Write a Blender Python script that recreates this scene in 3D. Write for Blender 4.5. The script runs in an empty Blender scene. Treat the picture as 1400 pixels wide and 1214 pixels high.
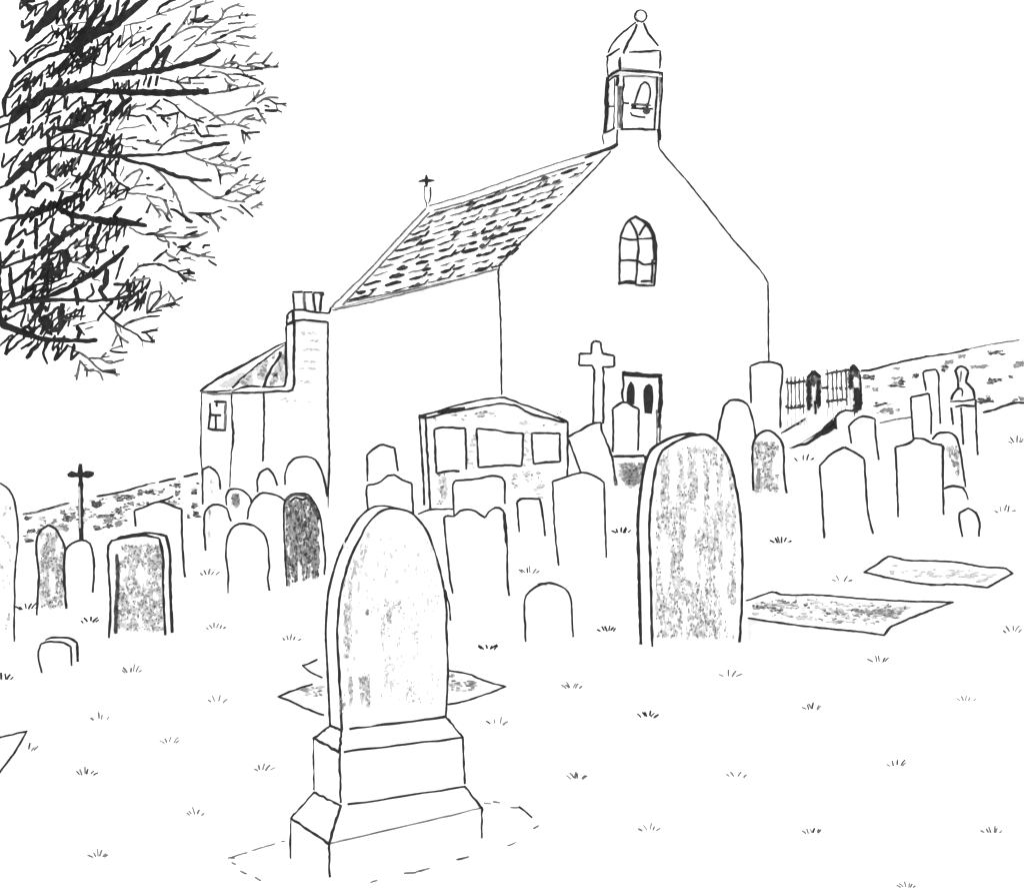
import bpy, math, random
import numpy as np
from mathutils import Vector, noise
random.seed(7)
sc = bpy.context.scene
COL = sc.collection
F, CX, HZ = 2400.0, 700.0, 640.0           # focal length, centre column and eye level of the view

# ------------------------------------------------------------------ materials
def mat(name, c0, c1, scale=6.0, rough=0.95):
    m = bpy.data.materials.new(name); m.use_nodes = True
    nt = m.node_tree; b = nt.nodes['Principled BSDF']
    b.inputs['Roughness'].default_value = rough
    b.inputs['Specular IOR Level'].default_value = 0.0
    tc = nt.nodes.new('ShaderNodeTexCoord'); n = nt.nodes.new('ShaderNodeTexNoise')
    n.inputs['Scale'].default_value = scale; n.inputs['Detail'].default_value = 4
    r = nt.nodes.new('ShaderNodeValToRGB')
    r.color_ramp.elements[0].position = 0.35; r.color_ramp.elements[1].position = 0.68
    r.color_ramp.elements[0].color = (c0, c0, c0, 1); r.color_ramp.elements[1].color = (c1, c1, c1, 1)
    nt.links.new(tc.outputs['Object'], n.inputs['Vector'])
    nt.links.new(n.outputs['Fac'], r.inputs['Fac']); nt.links.new(r.outputs['Color'], b.inputs['Base Color'])
    return m
PAPER = mat('whitewashed_stone', 0.88, 0.92, 3)
GROUND = mat('pale_turf', 0.88, 0.92, 0.7)
INK = mat('black_line', 0.020, 0.032, 14)
GREY = mat('grey_line', 0.06, 0.20, 12)
SM_D = mat('dark_smudge', 0.03, 0.10, 16)
SM_M = mat('mid_smudge', 0.14, 0.30, 16)
SM_L = mat('light_smudge', 0.36, 0.56, 16)
SM_F = mat('faint_smudge', 0.46, 0.58, 16)
MATS = [PAPER, INK, GREY, SM_D, SM_M, SM_L, SM_F]
P_, I_, G_, D_, M_, L_, F_ = range(7)

# ------------------------------------------------------------------ geometry helpers
def ray(X, Y): return Vector(((X - CX) / F, 1.0, (HZ - Y) / F))
def at(X, Y, d): return ray(X, Y) * d
class Plane:
    def __init__(s, o, n): s.o = Vector(o); s.n = Vector(n).normalized()
    def __call__(s, X, Y):
        r = ray(X, Y); return r * (s.o.dot(s.n) / r.dot(s.n))
    def moved(s, v): return Plane(s.o + Vector(v), s.n)
def vplane(X, d, yaw=None):
    """upright plane through column X at distance d; faces the viewer unless a yaw is given"""
    o = at(X, HZ, d)
    if yaw is None: n = Vector((-o.x, -o.y, 0))
    else: n = Vector((math.sin(yaw), -math.cos(yaw), 0))
    return Plane(o, n)
def plane3(a, b, c): return Plane(a, (b - a).cross(c - a))

def smooth(pts, corner=48, step=5.0, par=None):
    """round a hand placed polyline, keeping its sharp corners"""
    pts = [Vector((p[0], p[1])) for p in pts]
    n = len(pts); sharp = [True] * n
    for i in range(1, n - 1):
        a, b = pts[i] - pts[i-1], pts[i+1] - pts[i]
        if a.length > 1e-6 and b.length > 1e-6:
            sharp[i] = math.degrees(a.angle(b)) > corner
    out = []
    for i in range(n - 1):
        p1, p2 = pts[i], pts[i+1]; L = (p2 - p1).length
        m1 = (p2 - p1) if sharp[i] else (p2 - pts[i-1]) * 0.5
        m2 = (p2 - p1) if sharp[i+1] else (pts[i+2] - p1) * 0.5
        if m1.length > L: m1 = m1.normalized() * L
        if m2.length > L: m2 = m2.normalized() * L
        k = max(1, int(L / step))
        for j in range(k):
            t = j / k
            if par is not None: par.append(i + t)
            out.append(p1*(2*t**3-3*t**2+1) + m1*(t**3-2*t**2+t) + p2*(-2*t**3+3*t**2) + m2*(t**3-t**2))
    if par is not None: par.append(n - 1.0)
    out.append(pts[-1]); return out

class MB:
    def __init__(s): s.v = []; s.f = []; s.m = []
    def face(s, pts, m=P_):
        i = len(s.v); s.v += [Vector(p) for p in pts]; s.f.append(list(range(i, i+len(pts)))); s.m.append(m)
    def prism(s, pts, off, m=P_):
        """closed outline pts (3D) pulled along off"""
        off = Vector(off); n = len(pts)
        i = len(s.v); s.v += [Vector(p) for p in pts] + [Vector(p) + off for p in pts]
        s.f.append(list(range(i, i+n))); s.m.append(m)
        s.f.append(list(range(i+2*n-1, i+n-1, -1))); s.m.append(m)
        for k in range(n):
            l = (k+1) % n; s.f.append([i+k, i+n+k, i+n+l, i+l]); s.m.append(m)
    def hexa(s, q, m=P_):
        """8 corners: 4 bottom ring, 4 top ring"""
        i = len(s.v); s.v += [Vector(p) for p in q]
        for f in ((0,1,2,3),(7,6,5,4),(0,4,5,1),(1,5,6,2),(2,6,7,3),(3,7,4,0)):
            s.f.append([i+k for k in f]); s.m.append(m)
    def tube(s, pts, rad, m=I_, k=5):
        pts = [Vector(p) for p in pts]; n = len(pts)
        if n < 2: return
        i0 = len(s.v); up = Vector((0.13, 0.97, 0.21))
        for i, p in enumerate(pts):
            d = (pts[min(i+1, n-1)] - pts[max(i-1, 0)])
            if d.length < 1e-9: d = Vector((0, 0, 1))
            d.normalize(); a = d.cross(up)
            if a.length < 1e-3: a = d.cross(Vector((1, 0, 0)))
            a.normalize(); b = d.cross(a)
            r = rad[i] if isinstance(rad, (list, tuple)) else rad
            for j in range(k):
                t = 2*math.pi*j/k; s.v.append(p + a*(math.cos(t)*r) + b*(math.sin(t)*r))
        for i in range(n-1):
            for j in range(k):
                a = i0+i*k+j; b = i0+i*k+(j+1) % k
                s.f.append([a, b, b+k, a+k]); s.m.append(m)
        s.f.append([i0+j for j in range(k)]); s.m.append(m)
        s.f.append([i0+(n-1)*k+j for j in reversed(range(k))]); s.m.append(m)
    def ink(s, pl, pts, w=3.2, m=I_, jit=0.28, corner=48, raw=False):
        """a drawn line: pts in view columns/rows, laid on surface pl, w = thickness or list of thicknesses"""
        if isinstance(w, (list, tuple)):
            par = []; q = [tuple(p) for p in smooth(pts, corner, 4.0, par)]; ws = []
            for t in par: i = min(int(t), len(w)-2); u = t-i; ws.append(w[i]*(1-u)+w[i+1]*u)
        else:
            q = [tuple(p) for p in (pts if raw else smooth(pts, corner, 4.0))]
            if len(q) == 2:
                q = [q[0], ((q[0][0]+q[1][0])/2, (q[0][1]+q[1][1])/2), q[1]]
            ws = [w]*len(q)
        seed = random.random()*100; P = []; R = []
        for i, (x, y) in enumerate(q):
            x += noise.noise(Vector((i*0.55, seed, 0)))*jit*3.0; y += noise.noise(Vector((i*0.55, seed, 9)))*jit*3.0
            p = pl(x, y); P.append(p)
            f = 1 + 0.34*noise.noise(Vector((i*0.4, seed, 4))) + random.uniform(-.09, .09)
            if (i == 0 or i == len(q)-1): f *= 0.85
            R.append(max(0.9, (ws[i] + (.35 if ws[i] < 3.3 else -.05))*f)/2 * p.y/F)
        # start a fresh length of line at every sharp turn, so the stroke keeps its full width there
        k0 = 0
        for i in range(1, len(q)-1):
            a = Vector(q[i]) - Vector(q[i-1]); c = Vector(q[i+1]) - Vector(q[i])
            if a.length > 1e-6 and c.length > 1e-6 and a.angle(c) > 0.9:
                s.tube(P[k0:i+1], R[k0:i+1], m); k0 = i
        s.tube(P[k0:], R[k0:], m)
    def blob(s, pl, x, y, rx, ry, m=M_, ang=0.0, lift=None):
        n = 9; c = pl(x, y); lift = lift if lift is not None else random.uniform(.004, .012)
        nn = pl.n if pl.n.dot(c) < 0 else -pl.n
        P = []
        for j in range(n):
            t = 2*math.pi*j/n; k = random.uniform(.65, 1.15)
            dx, dy = math.cos(t)*rx*k, math.sin(t)*ry*k
            P.append(pl(x + dx*math.cos(ang) - dy*math.sin(ang), y + dx*math.sin(ang) + dy*math.cos(ang)) + nn*lift)
        s.face(P, m)
    def stipple(s, pl, poly, n, tones=(M_,), rx=(.6, 1.6), ry=(.8, 3.0), sx=.09, sy=.03, thr=.0, lines=None, fade=0.0):
        xs = [p[0] for p in poly]; ys = [p[1] for p in poly]; sd = random.random()*50; c = 0; tries = 0
        if n >= 100:
            tall = ry[1] > rx[1]
            for _ in range(n*2):
                x = random.uniform(min(xs), max(xs)); y = random.uniform(min(ys), max(ys))
                if _ > n//3 or not inside(x, y, poly) or noise.noise(Vector((x*sx, y*sy, sd))) < thr - .04: continue
                s.blob(pl, x, y, random.uniform(1, 2.6) if tall else random.uniform(3, 7), random.uniform(2.5, 7) if tall else random.uniform(.8, 1.8), F_, lift=random.uniform(.0015, .0028))
        while c < n and tries < n*40:
            tries += 1
            x = random.uniform(min(xs), max(xs)); y = random.uniform(min(ys), max(ys))
            if not inside(x, y, poly): continue
            if noise.noise(Vector((x*sx, y*sy, sd))) < thr: continue
            tn = random.choice(tones); g = 1.7 if tn == L_ else (1.1 if tn == M_ else .9)
            s.blob(pl, x, y, random.uniform(*rx)*g, random.uniform(*ry)*g, tn, lift=random.uniform(.003, .006) if tn == L_ else None); c += 1
    def build(s, name, parent=None, origin=(0, 0, 0), mats=MATS):
        o = Vector(origin); me = bpy.data.meshes.new(name)
        me.from_pydata([tuple(v - o) for v in s.v], [], s.f)
        used = sorted(set(s.m)); mp = {u: i for i, u in enumerate(used)}
        for u in used: me.materials.append(mats[u])
        me.polygons.foreach_set('material_index', [mp[u] for u in s.m]); me.update()
        ob = bpy.data.objects.new(name, me); COL.objects.link(ob)
        if parent is not None: ob.parent = parent
        else: ob.location = o
        return ob
def inside(x, y, poly):
    c = False; n = len(poly)
    for i in range(n):
        x1, y1 = poly[i][0], poly[i][1]; x2, y2 = poly[(i+1) % n][0], poly[(i+1) % n][1]
        if (y1 > y) != (y2 > y) and x < (x2-x1)*(y-y1)/(y2-y1)+x1: c = not c
    return c
def tag(o, label=None, cat=None, group=None, kind=None):
    if label: o['label'] = label
    if cat: o['category'] = cat
    if group: o['group'] = group
    if kind: o['kind'] = kind
    return o
def thing(name, loc, label, cat, group=None):
    o = bpy.data.objects.new(name, None); COL.objects.link(o); o.location = loc; o.empty_display_size = .2
    return tag(o, label, cat, group)

# ------------------------------------------------------------------ the lie of the land
def Yg(X): return 591 - 0.111*X
def depth_for(X, Y): return 6000.0/(Y - Yg(X))
ctrl = []           # (x, y, z) ground points
def foot(X, Y, d=None):
    d = d or depth_for(X, Y); p = at(X, Y, d); ctrl.append((p.x, p.y, p.z)); return d
# far ground
for X, Y, d in ((30, 772, 50), (160, 745, 50), (280, 718, 50), (361, 718, 46.5), (440, 722, 46), (560, 680, 42), (683, 655, 37), (880, 640, 38.5),
                (1050, 628, 40), (1203, 579, 50), (1300, 567, 50), (1400, 552, 50), (1113, 575, 46), (1068, 596, 44), (-100, 790, 50), (1500, 545, 50),
                (800, 640, 50), (1060, 1150, 9.5), (1340, 1180, 10), (1300, 960, 11.5), (100, 1150, 9.6), (-60, 1100, 11), (300, 960, 14), (850, 950, 12.8)):
    foot(X, Y, d)

# ------------------------------------------------------------------ headstones: outline (view columns/rows), foot row, ...
STONES = []
def S(*a, **k): STONES.append((a, k))
HG = 'headstones in the churchyard'
S('headstone', [(19.6,877),(19.6,824),(21,774),(24.7,734),(22,698),(17,676),(8,665),(0,660),(-14,658),(-28,665),(-40,682),(-45,720),(-46,877)], 880,
  'tall pale headstone with rounded shoulder cut off by the left edge of the view', st=dict(n=60, tones=(L_, L_, M_), thr=.1, box=(-30,690,14,860)), w=3.4)
S('headstone', [(50,841),(53,785),(50,757),(50,740),(54,727),(66,718),(76,723),(84,736),(89,751),(87,779),(91,832)], 841,
  'dark speckled headstone with a softly pointed top left of the thin cross', st=dict(n=420, tones=(M_, M_, D_, L_, L_), thr=-.15, rx=(.6,1.6), ry=(.6,2), box=(56,728,86,830)), w=3.8)
S('headstone', [(89.5,815),(88,770),(90,752),(98,743),(112,738),(123,743),(127.5,757),(129,774),(127,810)], 815,
  'narrow white round topped headstone directly below the thin dark cross', d=26)
S('headstone', [(149,872),(151,824),(148.5,782),(148,746),(153,739),(179,733.5),(199,732),(218,736),(223,760),(223,796),(226,869)], 872,
  'wide dark speckled headstone with a nearly flat top and a thick right edge', dx=9, dz=.012, th=.16, w=4,
  st=dict(n=820, tones=(M_, L_, M_, M_, D_, L_), thr=-.34, box=(158,745,222,862), rx=(.6,1.5), ry=(.6,1.8), sx=.08, sy=.05), extra=[([(160,757),(161,790),(159,830),(158,866)], 5.5, D_)])
S('headstone', [(185.5,720),(183.5,698),(200,692),(218.5,685.5),(232,690),(248.5,696),(249,734),(252,782),(255,793)], 793,
  'white headstone with a low gabled top behind the wide dark headstone', extra=[([(218,685),(229,682),(237,678)], 3, I_)], left=(181,793))
S('headstone', [(57,920),(52,895),(56,880),(63,877.5),(87,878),(97,884),(98,910)], 920,
  'very small white headstone with doubled rim standing alone in front on the left', dx=8, dz=.03, th=.1, w=3.3)
S('headstone', [(277,690),(277,642),(286,637.6),(294,643),(299.5,652),(301.5,669.5)], 705,
  'small arched headstone touching the left corner of the vestry', d=40, w=3.4, right=(302,705), left=(276.6,705), st=dict(n=5, tones=(L_,), box=(283,655,292,690)))
S('headstone', [(281,753),(279,720),(281,699),(291,690),(303.5,691),(310,695),(314,706),(316.5,713)], 753,
  'leaning white headstone with rounded top left of the small dark speckled one', w=3.2, right=(316,753), st=dict(n=10, tones=(L_, M_), box=(286,700,294,736)))
S('headstone', [(310,691),(309,679),(314,669),(326,668.5),(336.5,674),(343,682),(344,688)], 725,
  'little headstone with a dark smudged face half hidden among white round ones', d=35, w=3.4, right=(345,725), left=(309,725),
  st=dict(n=110, tones=(M_, D_, M_), thr=-.3, box=(317,676,334,712)))
S('headstone', [(338,710),(340.6,695),(347,683),(355,675),(365,674),(378,677),(389,684)], 740,
  'broad white round topped headstone immediately left of the black streaked one', w=3.4, right=(390,740), left=(338,740))
S('headstone', [(312,810.6),(312,786),(309,761),(310,738.5),(316,724),(327,716.5),(340.6,717),(353,722),(363,734),(367,755),(368,776),(366,790),(369,808.5)], 810,
  'plain white round arched headstone, nearest of the crowd left of the vestry wall', w=3.3)
S('headstone', [(392,801),(389,745),(388,703.5),(390,685),(398,676),(410.6,674),(421,676),(431,689),(437,703.5),(441.5,734),(444.6,765),(443.5,786)], 801,
  'black streaked arched headstone in front of the chimney wall', w=3.4,
  st=dict(n=720, tones=(D_, D_, M_, D_, M_, M_), thr=-.26, box=(391,686,436,797), rx=(.8,2.0), ry=(1.6,5), sx=.13, sy=.02), extra=[([(397,686),(404,680),(414,683),(421,680)], 3, I_), ([(390,684),(402,676),(417,678),(430,694),(436,710)], 4.5, D_)])
S('headstone', [(352,673),(352,656),(355,647),(366,640),(373.5,648),(379,664)], 703,
  'small pointed headstone peeping over the broad round one', d=41, w=3.4, left=(352,703), right=(380,703))
S('headstone', [(389.6,663),(390,648),(395,633.5),(401,627.5),(419,624),(431,629),(439,642),(444.6,662),(447.6,679)], 705,
  'wide round topped pale headstone against the chimney wall', d=38, w=3.4, left=(389,705), right=(448,705))
S('headstone', [(502.5,658),(502,622),(519,608.6),(539.5,612),(544,644)], 740,
  'white headstone with clipped corners rising above the wavy shouldered one', d=29, w=3.2, left=(503,740), right=(546,740))
S('headstone', [(503.5,700),(501,676),(502,663),(511,662),(521,658),(530,650),(539.5,649),(550,656),(563,661),(564,680),(565,705)], 760,
  'white headstone with wavy shoulders just behind the top of the big pedestal monument', w=3.3, left=(505,760), right=(567,760))
S('headstone', [(571,703),(586,697),(603,696),(619,696),(634,697)], 745,
  'low flat topped headstone squeezed behind the double humped one', d=27.5, w=2.4, left=(570,745), right=(636,745))
S('headstone', [(621,705),(619,662),(622,657),(649,655),(674,650.5),(686,653),(690,658),(690,689)], 770,
  'square white headstone below the left of the panelled monument', w=3.4, left=(622,770), right=(691,770), corner=40)
S('headstone', [(619,811),(614.6,786),(607,708),(610,705),(621,706),(628.7,699),(639.6,696),(650.6,699),(657,704),(663,708),(668,700),(677,694),(688,698),(693,739),(694,786),(696,819)], 818,
  'white headstone with a double humped wavy top', w=3.3, extra=[([(689,700),(691,718),(692,742)], 5.5, I_)], corner=70)
S('headstone', [(710,727.5),(707,686),(711.6,682),(738,682),(741,695),(745.5,734)], 734,
  'small square white headstone in front of the panelled monument', w=3.6, left=(710,734))
S('headstone', [(764,773.5),(758.6,723.5),(755.5,658),(796,646),(815,651.5),(826,660),(827,708),(829,762.6)], 772,
  'tall white headstone with a blunt gabled top right of the panelled monument', w=3.3, corner=35)
S('headstone', [(719,877),(717,820),(724,808),(740,798.6),(755.5,797),(773,805),(780.5,820.5),(783.6,870.6)], 876,
  'small plain arched headstone alone on the grass in the middle', w=3.0, extra=[([(735,799.5),(741,798),(748,798.5)], 4.5, I_)])
S('headstone', [(892,884),(889,762),(888,715),(892,670),(898,634),(906,616),(920,606),(940,597),(964,594),(978,602),(994,624),(1002,646),(1012,702),(1015,770),(1014,826),(1011,880)], 884,
  'very large round topped headstone with grey streaked face right of centre', dx=-16, th=.2, w=4.2,
  st=dict(n=1500, tones=(L_, M_, M_, L_, M_, L_, L_, D_), thr=-.16, box=(897,612,1006,872), rx=(.5,1.3), ry=(.8,2.6), sx=.11, sy=.018))
S('headstone', [(980.6,602),(985,575),(991,554),(998,547.5),(1009,547),(1020.6,552),(1027.4,566),(1032,588.6),(1033,610)], 660,
  'white arched headstone peeping over the right shoulder of the very large one', w=3.6, left=(979,660), right=(1034,660))
S('headstone', [(1027,551),(1026,520),(1026,500.6),(1039,495.5),(1051,495),(1067,499),(1070,508.6),(1067,540.6),(1067,585)], 632,
  'tall square shouldered white headstone before the right corner of the church', d=38, w=3.6, left=(1027,632), right=(1067,632), corner=60)
S('headstone', [(1030,671),(1029,611),(1034,597),(1043,590),(1053,589),(1064,597),(1071,611),(1072,646),(1076,679)], 676,
  'small arched headstone with a dark smudged lower left face', w=3.8, st=dict(n=260, tones=(M_, L_, L_, M_, D_), thr=-.12, box=(1032,605,1064,672), rx=(.6,1.6), ry=(.6,2.2)), extra=[([(1037,640),(1036,668)], 7, M_)])
S('headstone', [(1144,587),(1143,570),(1148,564),(1156,561),(1167,562)], 592,
  'pale stub of a headstone below the right hand gate post', d=44.5, w=3, right=(1168,600), left=(1144,598))
S('headstone', [(1164,606.6),(1160.6,583),(1168.6,574),(1180,569),(1196.6,573),(1197,594),(1201.4,630)], 630,
  'white headstone with clipped top corners below the gate posts', w=3.4, left=(1165,630))
S('headstone', [(1127,736),(1123,668.6),(1120.6,637),(1124,633),(1137,620),(1154,611),(1168,618),(1181.4,627),(1183,651),(1187,703),(1194,730)], 736,
  'white headstone with a sharp gabled top, the widest right of the very large one', w=3.6, corner=30)
S('headstone', [(1228,707),(1225.7,640),(1224,611),(1243,606),(1251,599),(1263,600),(1274,606),(1288.6,608.6),(1289,654),(1290,704)], 707,
  'white headstone with a small raised crest and straight sides near the right wall', w=3.5, corner=30, extra=[([(1289,609),(1289,654)], 4.2, I_)])
S('headstone', [(1248.6,600),(1245,543),(1270,538),(1273,566),(1273,594)], 620,
  'narrow square pillar headstone with a slanting top, behind the crested one', d=36, w=3.3, left=(1249,620), right=(1274,620), corner=30)
S('headstone', [(1266,534),(1262,509),(1266,506.5),(1280,505),(1283,511),(1284,548.6),(1286,580)], 592,
  'slim tall headstone, farthest one in front of the right hand wall', d=42, w=3.3, left=(1266,592), right=(1287,592))
S('headstone', [(1274,601),(1281,593),(1297,591),(1306,596),(1313,617),(1317,645),(1320,666)], 690,
  'arched headstone with faint speckles leaning behind the crested one', d=24.6, w=3.2, left=(1276,690), right=(1322,690), st=dict(n=60, tones=(L_, M_), thr=-.6, box=(1293,610,1311,660)))
S('headstone', [(1290,668.6),(1303,664),(1317,667),(1321,674),(1324,683)], 702,
  'low round topped headstone at the right foot of the crested one', d=23.7, w=3.0, left=(1288,702), right=(1324,702))
S('headstone', [(1316,734),(1311,708.6),(1311.4,701),(1324,695),(1334,701),(1339,714),(1338,733)], 734,
  'tiny arched headstone at the far right above the flat slabs', w=3.0)

def make_stone(name, out, foot_row, label, d=None, w=3.2, dx=0.0, dz=0.0, th=.13, st=None, extra=(), left=None, right=None, corner=48):
    xs = [p[0] for p in out]; Xc = (min(xs)+max(xs))/2
    d = foot(Xc, foot_row, d); pl = vplane(Xc, d)
    sm = smooth(out, corner, 5)
    base = foot_row + 0.35*F/d
    L = left[0] if left else out[0][0]; R = right[0] if right else out[-1][0]
    body = [(L, base)] + ([left] if left else []) + [tuple(p) for p in sm] + ([right] if right else []) + [(R, base)]
    r = ray(Xc, HZ); c = at(Xc, foot_row, d)
    mb = MB()
    V = Vector((r.x*th + dx/F*d, th, dz))
    k = 1.0 if dx else 0.975
    P0 = [pl(*p) for p in body]; ctr = at(Xc, (min(p[1] for p in out)+foot_row)/2, d)
    P1 = [ctr + (p-ctr)*k + V for p in P0]; n = len(P0)
    mb.v += P0 + P1
    mb.f.append(list(range(n))); mb.m.append(P_)
    mb.f.append(list(range(2*n-1, n-1, -1))); mb.m.append(P_)
    for i in range(n):
        j = (i+1) % n; mb.f.append([i, n+i, n+j, j]); mb.m.append(P_)
    mb.ink(pl, [tuple(p) for p in sm], w, raw=True)
    # rear rim of the stone
    q = [ctr + (pl(*p)-ctr)*k + V for p in sm]
    rr = (w*.85 if not dx else w*1.7)/2*d/F
    mb.tube(q, [rr*random.uniform(.8, 1.15) for _ in q], I_)
    for e in extra: mb.ink(pl, e[0], e[1], e[2])
    if st:
        x0, y0, x1, y1 = st.pop('box')
        poly = [tuple(p) for p in sm]
        cx, cy = Xc, (y0+y1)/2
        poly = [(cx+(x-cx)*.93, y+2) for x, y in poly]
        poly = [(min(max(x, x0), x1), min(max(y, y0), y1)) for x, y in poly]
        mb.stipple(pl, poly, **st)
    ob = mb.build(name, None, c)
    return tag(ob, label, 'headstone', HG)
for a, k in STONES: make_stone(*a, **k)

# ------------------------------------------------------------------ big pedestal monument in the foreground
foot(450, 1202, 9.3); foot(658, 1150, 10.28); foot(398, 1190, 9.98)
mon = thing('pedestal_headstone', at(530, 1178, 9.8), 'tallest headstone in front, round topped slab on a stepped pedestal', 'headstone', HG)
O = mon.location.copy()
def ring(l, m, r):
    L, M, R = at(*l), at(*m), at(*r); return [M, R, R + (L-M), L]
r0 = ring((398,1118,9.98), (450,1153,9.3), (658.5,1104,10.28))
r1 = ring((430,1083,9.81), (466,1101,9.45), (635.5,1075,9.99))
r2 = ring((429,1009,9.92), (464.5,1028,9.45), (632.5,1007.5,9.99))
r3 = ring((452,991.5,9.68), (467,998,9.55), (609.5,980,10.03))
def edge(mb, a, b, w, m=I_, seg=14, gap=0.0, jit=.0012):
    a = a.lerp(b, gap); P = []; R = []; sd = random.random()*50
    for i in range(seg+1):
        p = a.lerp(b, i/seg); k = p.y
        p = p + Vector((noise.noise(Vector((i*.5, sd, 0))), 0, noise.noise(Vector((i*.5, sd, 5)))))*jit*k*.5
        P.append(p); R.append(w*1.2/2*k/F*(1+.4*noise.noise(Vector((i*.4, sd, 2)))))
    mb.tube(P, R, m)
down = Vector((0, 0, -0.55)); DN = Vector((0, 0, -0.19))
bot = [p + down for p in r0]
b = MB(); b.hexa(bot + r0); 
for i, q in ((0, (451,1202)), (3, (398,1188)), (1, (658,1150))):
    t = at(q[0], q[1], r0[i].y); edge(b, r0[i], t, 3.2)
for i, j in ((3,0), (1,2), (2,3)): edge(b, r0[i], r0[j], 3.4)
edge(b, r0[0], r0[1], 2.4, G_)
b.build('pedestal_base', mon, O)
b = MB(); b.hexa([p for p in r0] + r1)
for i in (0, 1, 2, 3): edge(b, r0[i], r1[i], 3.4)
for i, j in ((3,0), (1,2), (2,3)): edge(b, r1[i], r1[j], 3.2)
edge(b, r1[0], r1[1], 2.8, I_, gap=.05)
b.build('base_bevel', mon, O)
b = MB(); b.hexa(r1 + r2)
for i in range(4): edge(b, r1[i], r2[i], 3.3, gap=.05)
b.build('pedestal_block', mon, O)
b = MB(); b.hexa(r2 + r3)
for i in (0, 1, 2, 3): edge(b, r2[i], r3[i], 3.4)
for i, j in ((3,0), (1,2), (2,3)): edge(b, r2[i], r2[j], 3.4); edge(b, r3[i], r3[j], 3.4)
edge(b, r2[0], r2[1], 3.0, gap=.03); edge(b, r3[0], r3[1], 3.2, gap=.07)
b.build('pedestal_cap', mon, O)
fp = plane3(r3[0], r3[1], r3[0] + Vector((0, 0, 1)))
FO = [(467,998),(464,930),(461,871),(462.5,840),(465,813),(477,768),(492,736),(508,710),(528,696),(552,697),(566,704),(584,728),(597,764),(606,800),(610,830),(610,858),(612,916),(609.5,980)]
sm = [tuple(p) for p in smooth(FO, 60, 5)]
V = r3[3] - r3[0]
b = MB(); b.prism([fp(*p) for p in sm], V)
b.ink(fp, sm, 4.0, raw=True)
q = [fp(*p) + V for p in sm]; b.tube(q, [5.4/2*p.y/F*random.uniform(.85, 1.15) for p in q], I_)
b.ink(fp, [(609,806),(614,828),(616,848)], 3)
for box, n, tones in (((470,790,484,900), 60, (L_, M_, L_)), ((477,725,505,790), 26, (L_,)), ((500,790,516,840), 14, (L_, M_)), ((520,820,552,870), 44, (L_, M_)),
                      ((470,925,505,965), 70, (L_, M_)), ((525,890,540,945), 18, (L_,)), ((555,930,590,962), 16, (L_, M_)), ((470,735,600,970), 60, (L_,)), ((462,890,470,975), 24, (L_, M_))):
    x0, y0, x1, y1 = box
    b.stipple(fp, [(x0,y0),(x1,y0),(x1,y1),(x0,y1)] if box[0] != 477 else [(490,790),(477,790),(500,725),(508,725)], int(n*2.0), tones, rx=(.4,1.0), ry=(.6,2.2), sx=.14, sy=.02, thr=-.05)
b.build('slab', mon, O)

# ------------------------------------------------------------------ thin dark cross, stone cross, panelled monument, box tomb, urn
d = foot(110, 803, 27.0); pl = vplane(110, d)
cr = thing('cross', at(110, 803, d), 'thin dark metal cross rising behind a narrow white headstone on the left', 'cross')
b = MB(); b.ink(pl, [(110,634),(110,650),(110.5,680),(111,720),(111.5,739),(112,770),(112,815)], [6,7,8,8,7,6,6], I_, jit=.2)
b.ink(pl.moved((0,-.05,0)), [(108,665),(109,700),(109.5,722)], 2.2, L_); b.build('shaft', cr, cr.location)
b = MB(); b.ink(pl.moved((0,-.03,0)), [(92,650),(98,648.5),(108,650),(112,650),(118,647.5),(129,647.5)], [5,9,6,6,9,6], I_, jit=.1)
b.ink(pl.moved((0,-.03,0)), [(112,651),(120,652.5),(127,650)], 3, I_); b.build('crossbar', cr, cr.location)

d = foot(820, 672, 34.3); pl = vplane(815, d)
sc_ = thing('stone_cross', at(815, 672, d), 'white stone cross on a tapered leaning plinth beside the church door', 'cross')
O2 = sc_.location.copy(); th = Vector((.0, .22, 0)) + Vector((ray(815, HZ).x*.22, 0, 0))
out = [(811,580),(811.5,540),(812.6,506),(809,499.4),(791.5,500),(792,483.4),(809,484),(809,470),(812.6,466),(820.6,467.4),(823.5,483.4),(840,487),(840,501.7),(824,502),(825,508.6),(824.7,580)]
b = MB(); b.prism([pl(*p) for p in out], th); b.ink(pl, out, 3.6, corner=40); b.build('cross_shaft', sc_, O2)
b = MB(); o = [(777,598),(810,580),(822,577.5),(826,592),(835.4,620.6),(840,645),(843.4,664),(846,700),(805,700),(777,700)]
pp = pl.moved((0, -.1, 0))
b.prism([pp(*p) for p in o], th*1.6)
b.ink(pp, [(777,597),(792,589),(810,579.4),(822,577.5),(822,586),(835.4,620.6),(840,645),(843.4,664)], 3.4)
b.ink(pp, [(777,600),(786,624),(794,646)], 2.6); b.ink(pp, [(840,650),(842,664)], 5, G_)
b.build('plinth', sc_, O2)

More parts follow.
